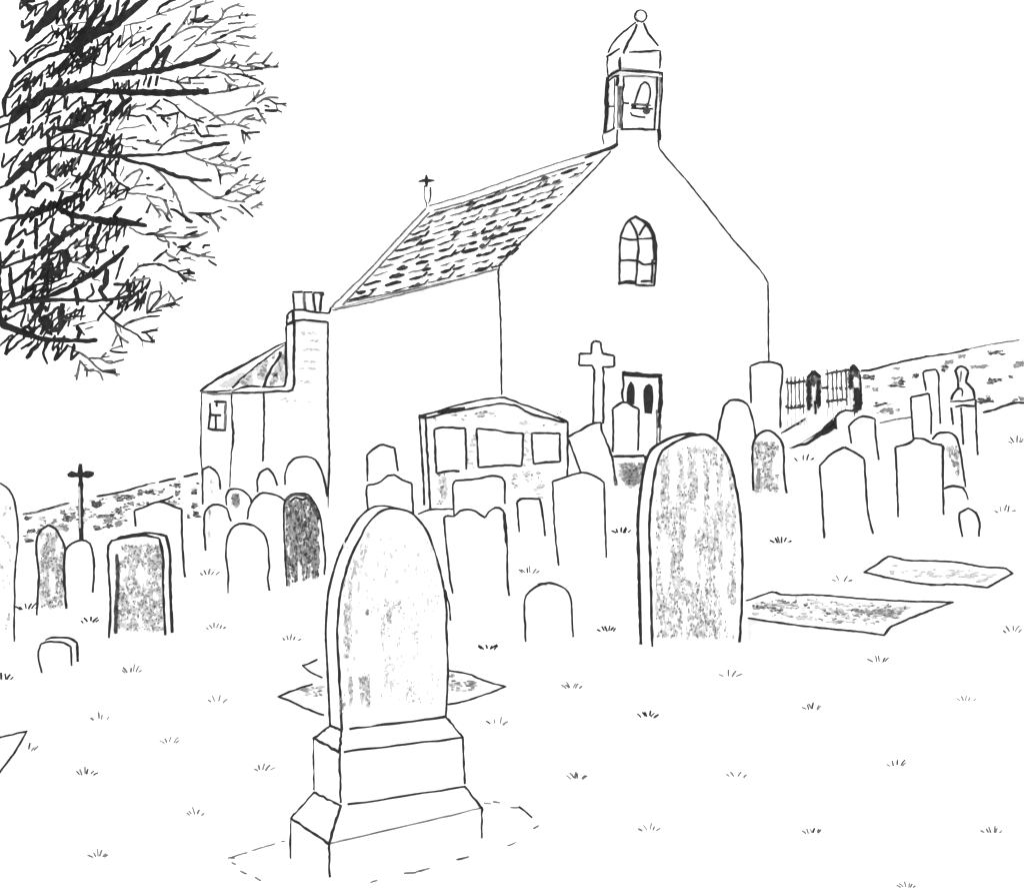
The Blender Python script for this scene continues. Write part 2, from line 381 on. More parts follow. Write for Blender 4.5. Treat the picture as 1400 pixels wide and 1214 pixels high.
d = foot(680, 700, 32.5); pl = vplane(680, d, .0)
tm = thing('panelled_monument', at(680, 700, d), 'wide gabled wall monument with three blank panels before the church corner', 'monument')
O3 = tm.location.copy()
o = [(580,760),(573,569),(624,554.4),(683.5,543.5),(710,551),(740,562),(776,576),(776,760)]
b = MB(); th = Vector((.02, .3, 0)); b.prism([pl(*p) for p in o], th)
b.ink(pl, [(573,570),(576,610),(579,660),(580,690.6)], 3.2); b.ink(pl, [(582,573),(583,600),(586,650),(588.6,705)], 3.6)
b.ink(pl, [(776,576),(776,615),(776,651.5)], 3.4)
b.stipple(pl, [(590,562),(770,562),(770,582),(590,582)], 22, (L_, M_), rx=(.8,3), ry=(.7,1.6), thr=.15)
b.stipple(pl, [(651,562),(674,562),(674,570),(651,570)], 20, (L_, M_), rx=(1,3.4), ry=(.8,1.8), thr=-.5)
b.stipple(pl, [(700,640),(745,640),(745,680),(700,680)], 40, (L_, L_, M_), rx=(.8,2.4), ry=(.7,1.7), thr=0)
b.stipple(pl, [(640,588),(650,588),(650,645),(640,645)], 12, (L_,), rx=(.8,1.8), ry=(.7,1.7), thr=-.5)
b.stipple(pl, [(716,590),(726,590),(726,640),(716,640)], 14, (L_,), rx=(.8,1.8), ry=(.7,1.7), thr=-.5)
b.stipple(pl, [(600,648),(612,648),(610,690),(598,690)], 34, (L_, M_), rx=(.8,2.4), ry=(1,3), thr=-.5)
b.build('slab', tm, O3)
pc = pl.moved((0, -.04, 0))
b = MB(); b.prism([pc(*p) for p in [(571.5,567.5),(624,553.6),(683.5,543),(710,550.2),(776,575),(771,579),(730,567),(710,557),(685,552),(636,560),(583,573)]], Vector((0, .03, 0)))
b.ink(pc, [(572,568.5),(600,562),(624,554.4),(655,547),(683.5,543.5),(690,543.5),(710,551),(740,562),(776,576)], 2.8)
b.ink(pc, [(582,572),(610,565),(636.5,560),(660,556),(685,552),(710,556),(718,562),(730,567),(750,572),(772,578)], 3.0)
b.ink(pc, [(572,568.5),(577,569.5),(583,571)], 6); b.ink(pc, [(598,564),(620,559.5),(636,558)], 4); b.ink(pc, [(762,570),(775,577)], 5)
b.build('coping', tm, O3)
for pts, gap in (([(594,586.5),(604,584.5),(636.5,586),(637,614),(637.5,642)], [(628,644),(612,644),(597,647),(595,615),(593.5,587)]),
            ([(651.5,586),(676,588),(690,591),(715,592.6),(714.5,615),(713,637)], [(713,637),(690,636),(654,639),(653,612),(651.5,586)]),
            ([(727,592),(745,592.5),(766,592.6),(765,611),(766,631)], [(766,631),(750,631.5),(730,634),(727.5,612),(727,592)])):
    pp = pl.moved((0, -.015, 0)); b = MB()
    c = pts + gap; b.face([pp(*p) for p in (pts[0], pts[2] if len(pts) > 3 else pts[1], pts[-1], gap[2])])
    b.ink(pp, pts, 3.4, corner=40); b.ink(pp, gap, 3.2, corner=40)
    b.build('panel', tm, O3)

d = foot(860, 668, 34.8); pl = vplane(858, d)
bt = thing('headstone', at(858, 668, d), 'small gabled headstone on a dark smudged block in front of the church door', 'headstone', HG)
b = MB(); th = Vector((ray(858, HZ).x*.14, .14, 0)); o = [(837.7,624),(837.7,590),(837.7,559),(851.4,550),(858,551),(873,559),(873,590),(872,624)]
b.prism([pl(*p) for p in o], th); b.ink(pl, [(837.7,618),(838.5,590),(837.7,559),(844,554),(851.4,550),(858,551),(866,556),(873,559),(873,590),(872,616)], 3.6)
b.build('slab', bt, bt.location)
pp = pl.moved((0, -.12, 0)); b = MB(); o = [(838,700),(838,624),(881,623),(885,637),(886,700)]
b.prism([pp(*p) for p in o], th*2.6); b.ink(pp, [(838.5,623.5),(860,624),(881,622.5),(882.5,630),(884.6,637)], 4)
b.stipple(pp, [(846,634),(880,634),(878,656),(865,667),(850,655)], 170, (M_, L_, M_), rx=(1,2.6), ry=(1,2.6), thr=-.4)
b.stipple(pp, [(855,642),(872,640),(874,660),(860,666)], 70, (D_, M_), rx=(1.2,3), ry=(1,2.6), thr=-.5)
b.build('plinth', bt, bt.location)

d = foot(1318, 623); pl = vplane(1318, d)
um = thing('urn_monument', at(1318, 623, d), 'pedestal topped by a stone urn in front of the right hand wall', 'monument')
b = MB(); th = Vector((ray(1318, HZ).x*.3, .3, 0))
o = [(1303,650),(1300,550),(1334,547),(1336.6,623),(1337,650)]
b.prism([pl(*p) for p in o], th); b.ink(pl, [(1300,554),(1301.5,568),(1303,581)], 3.2); b.ink(pl, [(1314,557),(1315.5,585),(1317,608.6)], 3.2); b.ink(pl, [(1334,547),(1335,590),(1336.6,623)], 3.4)
b.build('pedestal', um, um.location)
pp = pl.moved((0, -.05, 0)); b = MB(); b.prism([pp(*p) for p in [(1298,557),(1298,547.5),(1334.5,545.5),(1334,555.5)]], th*1.2)
b.ink(pp, [(1298.6,549),(1315,548.5),(1334,546)], 2.6); b.ink(pp, [(1306,556),(1318,554),(1333,555.5)], 3.4); b.ink(pp, [(1318,554.5),(1332,556)], 3.4); b.ink(pp, [(1334,546),(1334,556)], 3.4); b.build('cap', um, um.location)
b = MB(); o = [(1300,547),(1303,538.6),(1310,530),(1309.5,522),(1308.6,514),(1306,507),(1309,502),(1314,500.6),(1320,502.5),(1324,508),(1321.5,515),(1320,523),(1325,527),(1330,533),(1333,546)]
sm = [tuple(p) for p in smooth(o, 50, 4)]
b.prism([pl(*p) for p in sm], th*.8); b.ink(pl, sm, 3.8, raw=True); b.ink(pl, [(1308,533),(1314,531),(1316,535),(1315.5,542)], 2.6); b.ink(pl, [(1314,507),(1313,522)], 2.2, G_); b.build('urn', um, um.location)

# ------------------------------------------------------------------ church
c0 = at(683, HZ, 37.0); YAW = math.atan(0.4833)
ex = Vector((math.cos(YAW), math.sin(YAW), 0)); et = Vector((-math.sin(YAW), math.cos(YAW), 0))
def W(lx, t, z): return c0 + ex*lx + et*t + Vector((0, 0, z))
def tp(t): return Plane(c0 + et*t, -et)          # planes parallel to the gable front
def lp(lx): return Plane(c0 + ex*lx, -ex)        # planes parallel to the side wall
front = tp(0)
def loc(p): v = p - c0; return v.dot(ex), v.dot(et), v.z
ch = thing('church', at(866, 640, 38.3), 'plain white church with bellcote, tiled roof and polygonal vestry at its far end', 'church')
OC = ch.location.copy()
eave_z = loc(front(683, 365))[2]; Wd = loc(front(1050.5, 388))[0]; cxl = loc(front(874, 200))[0]
far_e = lp(0)(455, 423); Lf = loc(far_e)[1]
mid = lp(cxl); rn = mid(831, 206); rf = mid(583, 284)
rz = (rn.z + rf.z)/2 ; Lr = loc(rf)[1]
# gable wall
G = [(689,700),(686,520),(683,365),(760,284),(843,198),(843.5,196),(901.5,196),(902,203),(914,219),(957,270),(1000,325),(1030,359),(1050,388),(1051,494),(1053,700)]
b = MB(); b.prism([front(*p) for p in G], et*.4)
b.ink(front, [(683,365),(681,372),(683.5,420),(685,470),(685.5,540)], 2.7); b.ink(front, [(1050,388),(1050.5,430),(1050.5,475),(1051.5,494)], 2.6)
b.ink(front, [(835,207),(800,244),(760,285),(720,324),(681,364)], 2.6)
b.ink(front, [(898.5,177),(900.5,190),(901,202),(914,219),(935,243),(957,270),(980,299),(1000,325),(1015,342),(1030,359),(1042,373),(1050,388)], 2.6)
b.build('gable_wall', ch, OC)
# nave body
b = MB(); zb = -3.0
q = [(0.02, .4, zb), (Wd-.02, .4, zb), (Wd-.02, Lr, zb), (0.02, Lf, zb)]
top = [(0.02, .4, eave_z-.05), (Wd-.02, .4, eave_z-.05), (Wd-.02, Lr, eave_z-.05), (0.02, Lf, eave_z-.05)]
b.hexa([W(*p) for p in q] + [W(*p) for p in top])
b.face([W(0.02, Lf, eave_z-.06), W(Wd-.02, Lr, eave_z-.06), W(cxl, Lr, rz-.06)])
b.build('nave_wall', ch, OC)
# nave roof
e0, e1, g1, g0 = W(-.04, .3, eave_z), W(-.04, Lf, eave_z), W(cxl, Lr, rz), W(cxl, .3, rz)
f0, f1 = W(Wd+.04, .3, eave_z), W(Wd+.04, Lr, eave_z)
b = MB(); thk = Vector((0, 0, -.05))
b.face([e0, g0, g1, e1]); b.face([f0, f1, g1, g0]); b.face([p+thk for p in (e0, e1, g1, g0)]); b.face([p+thk for p in (f0, g0, g1, f1)]); b.face([e0, e1, e1+thk, e0+thk])
roof = plane3(e0, e1, g1).moved(Vector((-.012, 0, .02)))
b.ink(roof, [(455,424),(500,415),(572,397),(630,382),(680,368)], 2.4, GREY and G_)
b.ink(roof, [(474,413),(500,408),(530,402),(572,394)], 2.2, G_)
b.ink(mid, [(587,282),(640,266),(700,245),(760,224),(800,212),(838,202)], 2.2, G_)
b.ink(roof, [(593,288),(640,275),(700,255),(760,234),(800,222)], 2.0, G_); b.ink(roof, [(596,291.5),(650,276),(700,260),(750,242)], 1.8, G_)
b.ink(roof, [(800,216),(818,209),(836,201)], 4.5, I_)
b.ink(roof, [(582.5,285),(545,325),(500,374),(470,403),(452,421)], 3.0, G_)
b.ink(roof, [(587,291),(560,320),(530,352),(500,384),(468.5,417)], 3.0, G_)
b.ink(roof, [(452,421),(450,427)], 4.5)
# slates: broken courses
Aq, Bq, Cq, Dq = (474,415), (684,366), (822,212), (590,290)
def rq(s, t):
    lo = (Aq[0]*(1-s)+Bq[0]*s, Aq[1]*(1-s)+Bq[1]*s); hi = (Dq[0]*(1-s)+Cq[0]*s, Dq[1]*(1-s)+Cq[1]*s)
    return (lo[0]*(1-t)+hi[0]*t, lo[1]*(1-t)+hi[1]*t)
rng = random.Random(5); roof = roof.moved(Vector((-.008, 0, .012)))
for r in range(11):
    t = .02 + r*.091; s = .0 + rng.uniform(0, .01); first = True
    while s < .99:
        L = rng.uniform(.03, .10) * (1.4 if first else 1)
        L = min(L, 1.0 - s)
        wd = rng.choice((1.5, 1.8, 2.2, 2.6, 3.2, 4.4)); m = I_ if wd > 2.5 else (G_ if rng.random() < .65 else I_)
        tt = t + rng.uniform(-.008, .008)
        a, c = rq(s, tt), rq(s+L, tt + rng.uniform(-.006, .010))
        mx = ((a[0]+c[0])/2, (a[1]+c[1])/2 + rng.uniform(-.5, .5))
        b.ink(roof, [a, mx, c], [wd*1.0, wd*1.35, wd*.8], m, jit=.5)
        if rng.random() < .35:
            e = rq(s+L+rng.uniform(0, .008), tt + .035 + rng.uniform(0, .03)); b.ink(roof, [c, e], rng.uniform(2.4, 4.0), m)
        if rng.random() < .13:
            x, y = rq(s+L*.6, tt); b.blob(roof, x, y, rng.uniform(3.5, 7), rng.uniform(2, 3.4), D_, -.35, lift=.03)
        s += L + rng.choice((.002, .012, .03, .055)); first = False
rfo = b.build('roof', ch, OC)
# finial cross on the far gable
b = MB(); fx = mid
b.prism([fx(*p) for p in [(581,286),(580.4,256),(588,256),(588,270),(586,286)]], ex*.1)
b.ink(fx, [(580.4,254),(580.6,270),(583,278),(584,284)], 2.2); b.ink(fx, [(588.4,256),(588.4,270),(586,279)], 2.0)
b.ink(fx, [(573,248.5),(579,247),(587,248),(593,247)], [3,5,5,3]); b.ink(fx, [(582.5,239),(583,247),(583.5,256)], [2.5,7,4.5])
b.build('finial_cross', ch, OC)
# bellcote
bc = MB(); TD = .62
def bx(x0, y0, x1, y1, t0, t1, mb, dy=0):
    a0, _, z1 = loc(tp(0)(x0, y0)); a1, _, z0 = loc(tp(0)(x1, y1)); 
    mb.hexa([W(a0,t0,z0),W(a1,t0,z0),W(a1,t1,z0),W(a0,t1,z0),W(a0,t0,z1),W(a1,t0,z1),W(a1,t1,z1),W(a0,t1,z1)])
    return a0, a1, z0, z1
aL = bx(843.5,178,902,216, -.002, TD, bc)[0]
for x0, x1, ta, tb in ((843.5,851.5,0,.12), (896.5,905,0,.12), (843.5,850,TD-.1,TD), (898,904,TD-.1,TD)): bx(x0,106,x1,178,ta,tb,bc)
bx(845,98,905,106,-.02,TD+.02,bc); bx(849,71,902.5,98,0,TD-.03,bc)
sl = lp(aL)
B = tp(TD)
bc.ink(front, [(844,178),(843.6,190),(843.4,198)], 3); bc.ink(front, [(844,197),(834,203),(821,207)], [6,6,5])
bc.ink(sl, [(825,182),(824,188),(826,198)], 2.6); bc.ink(sl, [(826,182),(833,180),(841,175)], 3)
bc.ink(sl, [(830.5,106),(829,130),(829,155),(826.5,181)], [6.5,6.5,7,6]); bc.ink(sl, [(840.5,108),(840,150),(839,176)], 2.6); bc.ink(sl, [(832,146),(840,146)], 3)
bc.ink(front, [(844.5,106),(843,118)], [6,5]); bc.ink(front, [(845,118),(844.5,176)], 2, G_); bc.ink(front, [(852.5,106),(852.5,118),(850.5,130),(852,142),(850,160),(850.5,177)], 3, I_); bc.ink(front, [(848.5,118),(848,140),(848.5,160),(848,176)], 4.5, G_)
bc.ink(front, [(849,177.5),(870,177),(896,178)], 4)
bc.ink(front, [(898,104),(898,130),(896.8,142),(895.5,160),(894.5,177)], 3.2); bc.ink(front, [(905,100),(905,125),(902.5,150),(901,178),(900.5,198)], 3.6); bc.ink(front, [(902,100),(902,140)], 2.4, G_); bc.ink(front, [(901.5,178),(902.5,186),(901.5,192)], 5)
bc.ink(front, [(846,98),(868,98),(885,98.5),(906,100.5)], 3.2); bc.ink(front, [(852,105.5),(875,104.5),(896,106)], 2.6, G_)
bc.ink(sl, [(831,107),(836,102),(847,97)], 4); bc.ink(sl, [(832,112),(838,106),(846,104)], 3.4); 
bc.ink(front, [(848,78),(847,86),(848.5,97)], [2.5,5,4]); bc.ink(front, [(902.5,70),(903,82),(902,94)], 3.4); bc.ink(front, [(860,72),(880,71),(901.5,69.5)], 3.4); bc.ink(front, [(852,74),(854.5,68)], 4.5)
bc.ink(sl, [(829.5,78),(838,73),(847,67)], 3); bc.ink(sl, [(830.5,78),(830,90),(831.5,106)], 2.4)
a0, _, z0 = loc(front(849.5, 71)); a1 = loc(front(902, 71))[0]; ap = tp(TD/2)(874.5, 28)
R4 = [W(a0,0,z0),W(a1,0,z0),W(a1,TD-.03,z0),W(a0,TD-.03,z0)]
for i in range(4): bc.face([R4[i], R4[(i+1) % 4], ap])
sp = plane3(R4[0], R4[1], ap); sp2 = plane3(R4[0], R4[3], ap)
bc.ink(sp2, [(869,31),(860,38),(847,49),(838,59),(831.5,72)], 3); bc.ink(sp, [(870,34),(866,46),(858,60),(853,71)], 4); bc.ink(sp, [(880,32),(886,46),(893,55),(900,63.5)], 4)
bo = bc.build('bellcote', ch, OC)
b = MB(); c = tp(TD/2)(875.7, 22.6); rr = 7*c.y/F
for i in range(8):
    for j in range(12):
        def sph(u, v): a = math.pi*u/8; e = 2*math.pi*v/12; return c + Vector((math.sin(a)*math.cos(e), math.sin(a)*math.sin(e), math.cos(a)))*rr
        b.face([sph(i,j), sph(i+1,j), sph(i+1,j+1), sph(i,j+1)])
b.ink(tp(TD/2), [(875.7+8*math.cos(i*.524+1), 22.6+8*math.sin(i*.524+1)) for i in range(13)], 3.4, corner=80); b.build('ball_finial', bo, OC)
b = MB(); bl = tp(.25)
o = [(867,143),(870,135),(872.4,127),(876,117),(881.5,113),(887,116),(889,122),(888.5,132),(886,145)]
b.prism([bl(*p) for p in smooth(o, 60, 4)], et*.12); b.ink(bl, o, 3.4, corner=70); b.ink(bl, [(861.6,154),(864,158),(872,160),(882,161)], 3.2); b.ink(bl, [(864,144),(869,147)], 6)
b.ink(bl, [(852.5,141),(860,142)], 3); b.ink(bl, [(863,148.5),(880,149),(896,149)], 3.6); b.ink(bl, [(863,143),(878,143.5),(890,145)], 3, G_)
b.blob(bl, 882, 152, 5.5, 5.5, D_, lift=.05); b.ink(bl, [(885,142),(884,156)], 5); b.build('bell', bo, OC)
# gable window
b = MB(); wp = front.moved(-et*.012)
o = [(847,389),(847.3,360),(847.5,338.6),(850,320),(858,304),(870,295.6),(883,304),(893,316),(897,335),(897,361),(895,390)]
b.prism([wp(*p) for p in smooth(o, 60, 4)], et*.03)
win = b.build('window', ch, OC)
b = MB(); wq = front.moved(-et*.03)
b.ink(wq, [(847,389),(847.3,360),(847.5,338.6),(850,320),(858,304),(870,295.6)], 3.4); b.ink(wq, [(870,297),(883,305),(891,316),(894.5,328),(895.5,345),(895.5,356)], [5,5.5,6.5,6.5,7,6], I_); b.ink(wq, [(892,355),(891,388)], 3); b.ink(wq, [(897,345),(897,361),(896,376),(894.5,390)], 3.4)
b.ink(wq, [(846,387.5),(856,386.5),(867,387)], 6); b.ink(wq, [(869,389.5),(880,390.5),(895,391)], 3); b.ink(wq, [(876,385),(890,384.5)], 3.2)
b.ink(wq, [(862,303),(868,313),(872,326),(873,340),(871,357),(871,370),(869,389)], 3.6); b.ink(wq, [(883,307),(878,314),(874,322)], 3)
b.ink(wq, [(850,325),(860,328),(872,328)], 3); b.ink(wq, [(874,327),(885,326.5),(894,326)], 2.6); b.ink(wq, [(848,356.5),(860,356),(872,357),(878,361),(886,361.5),(897,360)], 3)
b.build('frame', win, OC)
# door
b = MB(); dp = front.moved(-et*.012)
b.prism([dp(*p) for p in [(851,508),(905,511),(903,700),(851,700)]], et*.03)
b.ink(dp, [(852,508),(852.5,530),(850.5,538),(852,549)], 3.6); b.ink(dp, [(852,511),(870,512.5),(890,514),(905,513)], [8,7.5,7,5]); b.ink(dp, [(902,513),(903,540),(901.5,565)], 6.5); b.ink(dp, [(902,565),(901,585)], 5.5, I_); b.ink(dp, [(897.5,560),(898,575),(898,610)], 2.6, G_); b.ink(dp, [(903,580),(902,604)], 3, G_)
dr = b.build('door', ch, OC)
for o in ([(857,552),(857,536),(859,527),(862.5,521),(866.5,526),(868,535),(867.5,553)], [(881.5,565),(880,548),(880,533),(883,527),(888,524.5),(892,528),(893.5,545),(891.5,566)]):
    b = MB(); b.prism([dp.moved(-et*.01)(*p) for p in smooth(o, 60, 4)], et*.012, I_); b.build('pane', dr, OC)
# vestry, chimney
nb = lp(0)(450, HZ)
k0 = Vector((nb.x, nb.y, 0))                        # chimney right edge, at the nave's rear corner
chp = Plane(k0, -et)                                # its front face, parallel to the gable
k1 = chp(361, HZ); k2 = at(317.5, HZ, 46.2); k3 = at(276, HZ, 47.6)
kb = W(-2.2, Lf+3.2, 0); kb2 = W(.3, Lf+2.0, 0)
def vp(a, c): return plane3(a, c, a + Vector((0, 0, 1)))
f1_, f2_ = vp(k1, k2), vp(k2, k3)
zt = chp(380, 534).z
b = MB(); ringv = [k0, k1, k2, k3, kb, kb2]
lo = [Vector((p.x, p.y, -3.2)) for p in ringv]; hi = [Vector((p.x, p.y, zt)) for p in ringv]
n = len(ringv); b.face(lo); b.face(hi)
for i in range(n): j = (i+1) % n; b.face([lo[i], lo[j], hi[j], hi[i]])
b.ink(f2_, [(276,536),(275,580),(275,620),(278,660),(281,695)], 2.9); b.ink(f2_, [(317,538),(317.5,575),(318.5,592),(315.5,640),(314,666)], 3.0)
b.ink(chp, [(360.5,538),(361,560),(360.5,600),(359,631)], 2.8)
b.stipple(chp, [(380,545),(440,545),(440,550),(380,550)], 6, (L_,), rx=(1,3), ry=(.5,1), thr=-1)
b.build('vestry_wall', ch, OC)
b = MB(); apx = at(392, 467, 46.9); E = [chp(403, 534), chp(358, 534), f2_(317.5, 536), f2_(274, 536), Vector((kb.x, kb.y, zt)), Vector((kb2.x, kb2.y, zt))]
for i in range(len(E)-1): b.face([E[i], E[i+1], apx])
r1_, r2_, r3_ = plane3(E[0], E[1], apx), plane3(E[1], E[2], apx), plane3(E[2], E[3], apx)
b.ink(r3_, [(391,468),(375,476),(350,490),(322,505),(300,516),(285,526),(274,535)], [3.5,4.5,5.5,6,4.5,4,5])
b.ink(r3_, [(275,535),(290,536),(316,534)], 3); b.ink(r3_, [(276,536),(290,538.5),(317,538)], 3.4, G_)
b.ink(r2_, [(388,472),(370,485),(345,505),(330,518),(317,530)], 3.6); b.ink(r2_, [(317,535),(338,529),(357,529)], [3,5,3.5]); b.ink(r2_, [(317,537),(340,537),(360,537)], 3.4)
b.ink(r1_, [(384,484),(375,498),(366,513),(360,530)], [4,3.6,5,4.5]); b.ink(r1_, [(358,529),(375,529.5),(389,528),(391,518),(391,490),(391,470)], [3,3,4,3.6,4.5,4.5])
b.ink(r1_, [(360,536.5),(375,535),(393,535)], 3); b.blob(r1_, 383, 483, 3, 3, D_); b.blob(r1_, 376, 512, 4.5, 3.6, D_)
b.stipple(r2_, [(322,527),(360,497),(376,484),(356,526)], 120, (L_, L_, L_, M_), rx=(1,3), ry=(1,3), thr=-.1)
b.stipple(r1_, [(364,526),(384,492),(388,480),(388,526)], 80, (L_, L_, L_, M_), rx=(.8,2), ry=(1,3.6), thr=-.2)
b.stipple(r3_, [(300,528),(345,502),(330,515),(312,529)], 70, (L_,), rx=(1,3), ry=(1,2), thr=-.1)
b.build('vestry_roof', ch, OC)
b = MB(); wv = f2_.moved((0, -.02, 0))
b.prism([wv(*p) for p in [(286,549),(311,549),(308,588),(285,587)]], Vector((0, .03, 0)))
vw = b.build('window', ch, OC); b = MB(); wv = f2_.moved((0, -.045, 0))
b.ink(wv, [(293,549),(309,549.5)], 3.6); b.ink(wv, [(287.5,551),(287,570),(285,587)], 4); b.ink(wv, [(309,551),(308,568),(307.5,587)], 4.4, G_); b.ink(wv, [(285,586),(296,588),(308,588)], 4); b.ink(wv, [(287,567),(302,568)], 4); b.ink(wv, [(296,550),(297,556)], 4.5); b.ink(wv, [(295,568),(295,587)], 3.6)
b.build('frame', vw, OC)
# chimney stack
cd = et*.55
b = MB(); b.prism([chp.moved(-et*.02)(*p) for p in [(402,545),(402,438),(449,440),(449,545)]], cd)
cf = chp.moved(-et*.02); cs = Plane(cf(402, 450), ex)
lxs = cf(402, 500)
b.ink(cs, [(391.5,446),(391.5,468)], 3); b.ink(cs, [(391.5,468),(391,500),(391,526)], 4.5)
b.ink(cf, [(402.5,440),(402,470),(401.5,500),(402,525),(399,533),(393,535)], 4, I_)
b.ink(cf, [(448.5,440),(448,500),(448.5,560),(450.5,633),(447,700),(446.6,726)], 3.4)
for yy, x0, x1 in ((456,412,432),(466,411,434),(478,404,436),(494,410,434),(504,412,436),(522,412,430)):
    b.stipple(cf, [(x0,yy-1.5),(x1,yy-1.5),(x1,yy+1.5),(x0,yy+1.5)], 7, (L_,), rx=(1,2.6), ry=(.5,1.1), thr=-1)
st_ = b.build('chimney_stack', ch, OC)
b = MB(); cc = chp.moved(-et*.08)
b.prism([cc(*p) for p in [(400,438),(400,425),(451,427.5),(450,441)]], et*.68)
b.ink(cc, [(392,432),(400,424.6),(415,424),(430,427),(451,428)], 3); b.ink(cc, [(402,438.5),(420,438),(449,441)], 3.6); b.ink(cc, [(400.5,426),(401,440)], 4.5); b.ink(cc, [(392,432),(392,446)], 3.4); b.ink(cc, [(391,445),(401,440)], [4,7]); b.blob(cc, 393, 434, 2.5, 4, D_)
b.build('chimney_cap', st_, OC)
for (xa, xb, ya) in ((400,414,399), (415,427,399.5), (428,442,400)):
    pc_ = cc.moved(et*.25); o = [(xa,ya),(xb,ya),(xb-2,425),(xa+2,425)]; b = MB()
    b.prism([pc_(*p) for p in o], et*.2)
    b.ink(pc_, [(xa,ya),((xa+xb)/2,ya),(xb,ya)], 3.6); b.ink(pc_, [(xa+.5,ya+2),(xa+2.5,425)], 3.4 if xa < 410 else 4.6, I_ if xa != 415 else G_)
    if xa == 428: b.ink(pc_, [(xb-2,ya+3),(xb-4.5,426)], 4, I_); b.blob(pc_, 440, 402, 4, 3.6, D_)
    b.build('chimney_pot', st_, OC)

# ------------------------------------------------------------------ boundary walls
def ln(p, q, x): return p[1] + (q[1]-p[1])*(x-p[0])/(q[0]-p[0])
wl = Plane(at(100, HZ, 50), (0, -1, 0)); b = MB()
T0, T1 = (-140, 742), (300, 641)
b.prism([wl(-140, 900), wl(-140, ln((31,703),(270.6,647.5),-140)), wl(31,703), wl(132,677), wl(202,662), wl(330, 634), wl(330, 900)], Vector((0, .5, 0)))
b.ink(wl, [(31,703),(50,700),(68,695),(95,687)], 3.2, G_); b.ink(wl, [(52,699),(75,693),(95,687)], 3, I_)
b.ink(wl, [(132,678.5),(155,674.5),(180,669)], 3, I_); b.ink(wl, [(178,669),(190,665.5),(202,662)], 3.4, I_); b.ink(wl, [(202,662),(213,660)], 1.6, G_); b.ink(wl, [(217,659.5),(228,656.5),(241,654)], 3, I_); b.ink(wl, [(251,651.5),(260,650),(271,647)], 3.8, I_)
for x, y, rx, ry, m, a in ((132,690,9,5,D_,-.1),(92,708,7,5,M_,.2),(100,706,3,4,D_,0),(140,706,9,2.6,D_,0),(150,705,6,2.4,D_,-.1),(163,698,5,4,D_,-.7),(165,683,6,3,D_,-.3),(178,680,8,3.4,D_,-.2),(192,675,4,2.6,D_,0),(205,673,8,3.6,M_,-.1),
        (243,664,4,4,M_,0),(243,675,3,4,M_,0),(265,673,4,3,M_,0),(38,708,5,2.6,D_,-.4),(42,726,6,3,D_,-.4),(38,740,5,4,M_,0),(36,753,3,2.6,D_,0),(36,768,4,7,M_,.3),(40,783,6,2.4,M_,-.1),(32,778,3,3,M_,0),(133,722,6,3.4,D_,-.3),(140,735,7,5,M_,0),
        (137,736,4,4,D_,0),(150,719,4,3,M_,0),(150,711,4,3,L_,0),(163,717,6,4,L_,-.5),(90,722,4,5,L_,0),(85,700,4,3,L_,0),(266,690,4,3,M_,0),(264,692,3,4,D_,0),(268,702,4,4,D_,.6),(271,708,4,3,D_,-.6),(258,708,2,5,M_,0),(258,720,3,3,L_,0),(140,757,3,1.6,M_,-.4),(220,672,3,2,L_,0)):
    b.blob(wl, x, y, rx*.8, ry*.8, M_ if m != L_ else L_, a, lift=.002)
    for _ in range(15): b.blob(wl, x+random.uniform(-rx, rx)*.85, y+random.uniform(-ry, ry)*.8, random.uniform(1, .45*rx+1), random.uniform(.8, .4*ry+.8), (D_ if m != L_ else M_) if random.random() < .75 else M_, a)
b.stipple(wl, [(32,710),(125,684),(200,668),(272,652),(272,700),(180,712),(120,735),(60,790),(32,795)], 330, (D_, M_, D_, M_, L_), rx=(1.2,4), ry=(.7,1.8), sx=.05, sy=.09, thr=.08)
tag(b.build('boundary_wall', None, wl(100, 770)), 'rough stone boundary wall running left of the vestry', 'wall')
wr = Plane(at(1290, HZ, 50), (0, -1, 0)); b = MB()
b.prism([wr(1176, 680), wr(1176,507), wr(1214,499), wr(1271,487), wr(1314,480), wr(1394,465), wr(1560,431), wr(1560,680)], Vector((0, .5, 0)))
b.ink(wr, [(1177,507),(1190,506),(1214,499.5),(1240,493),(1271,487)], 3.2, I_); b.ink(wr, [(1271,487),(1300,483),(1325,478)], 2.8, I_); b.ink(wr, [(1325,477),(1360,470),(1394,465)], 2, G_)
for x, y, rx, ry, m, a in ((1186,516,9,3.4,D_,-.1),(1226,525,11,5.5,D_,0),(1197,533,4,3,L_,0),(1186,529,3,2,L_,0),(1205,553,12,3,D_,-.3),(1210,562,11,4,M_,0),(1227,560,3,2,L_,0),(1252,514,5,3,D_,0),(1226,517,8,2,L_,-.3),(1292,503,6,5,D_,0),(1298,495,6,4,M_,-.5),(1315,487,5,3,L_,0),
        (1226,504,4,1.6,L_,0),(1341,501,9,2.4,M_,-.1),(1332,502,5,2,M_,0),(1361,482,12,3.6,D_,-.15),(1361,520,10,4,D_,-.1),(1354,523,5,3,M_,0),(1382,515,3,2,D_,0),(1348,548,11,3.6,D_,.05),(1351,544,3,4,D_,0),(1393,498,7,5,L_,0),(1397,497,3,4,M_,0),(1397,545,5,3,M_,0),(1388,547,3,2,L_,0)):
    b.blob(wr, x, y, rx*.85, ry*.8, M_ if m != L_ else L_, a, lift=.002)
    for _ in range(14): b.blob(wr, x+random.uniform(-rx, rx)*.9, y+random.uniform(-ry, ry)*.8, random.uniform(1, .4*rx+1), random.uniform(.8, .4*ry+.8), (D_ if m == D_ else M_) if random.random() < .8 else L_, a)
WR = b

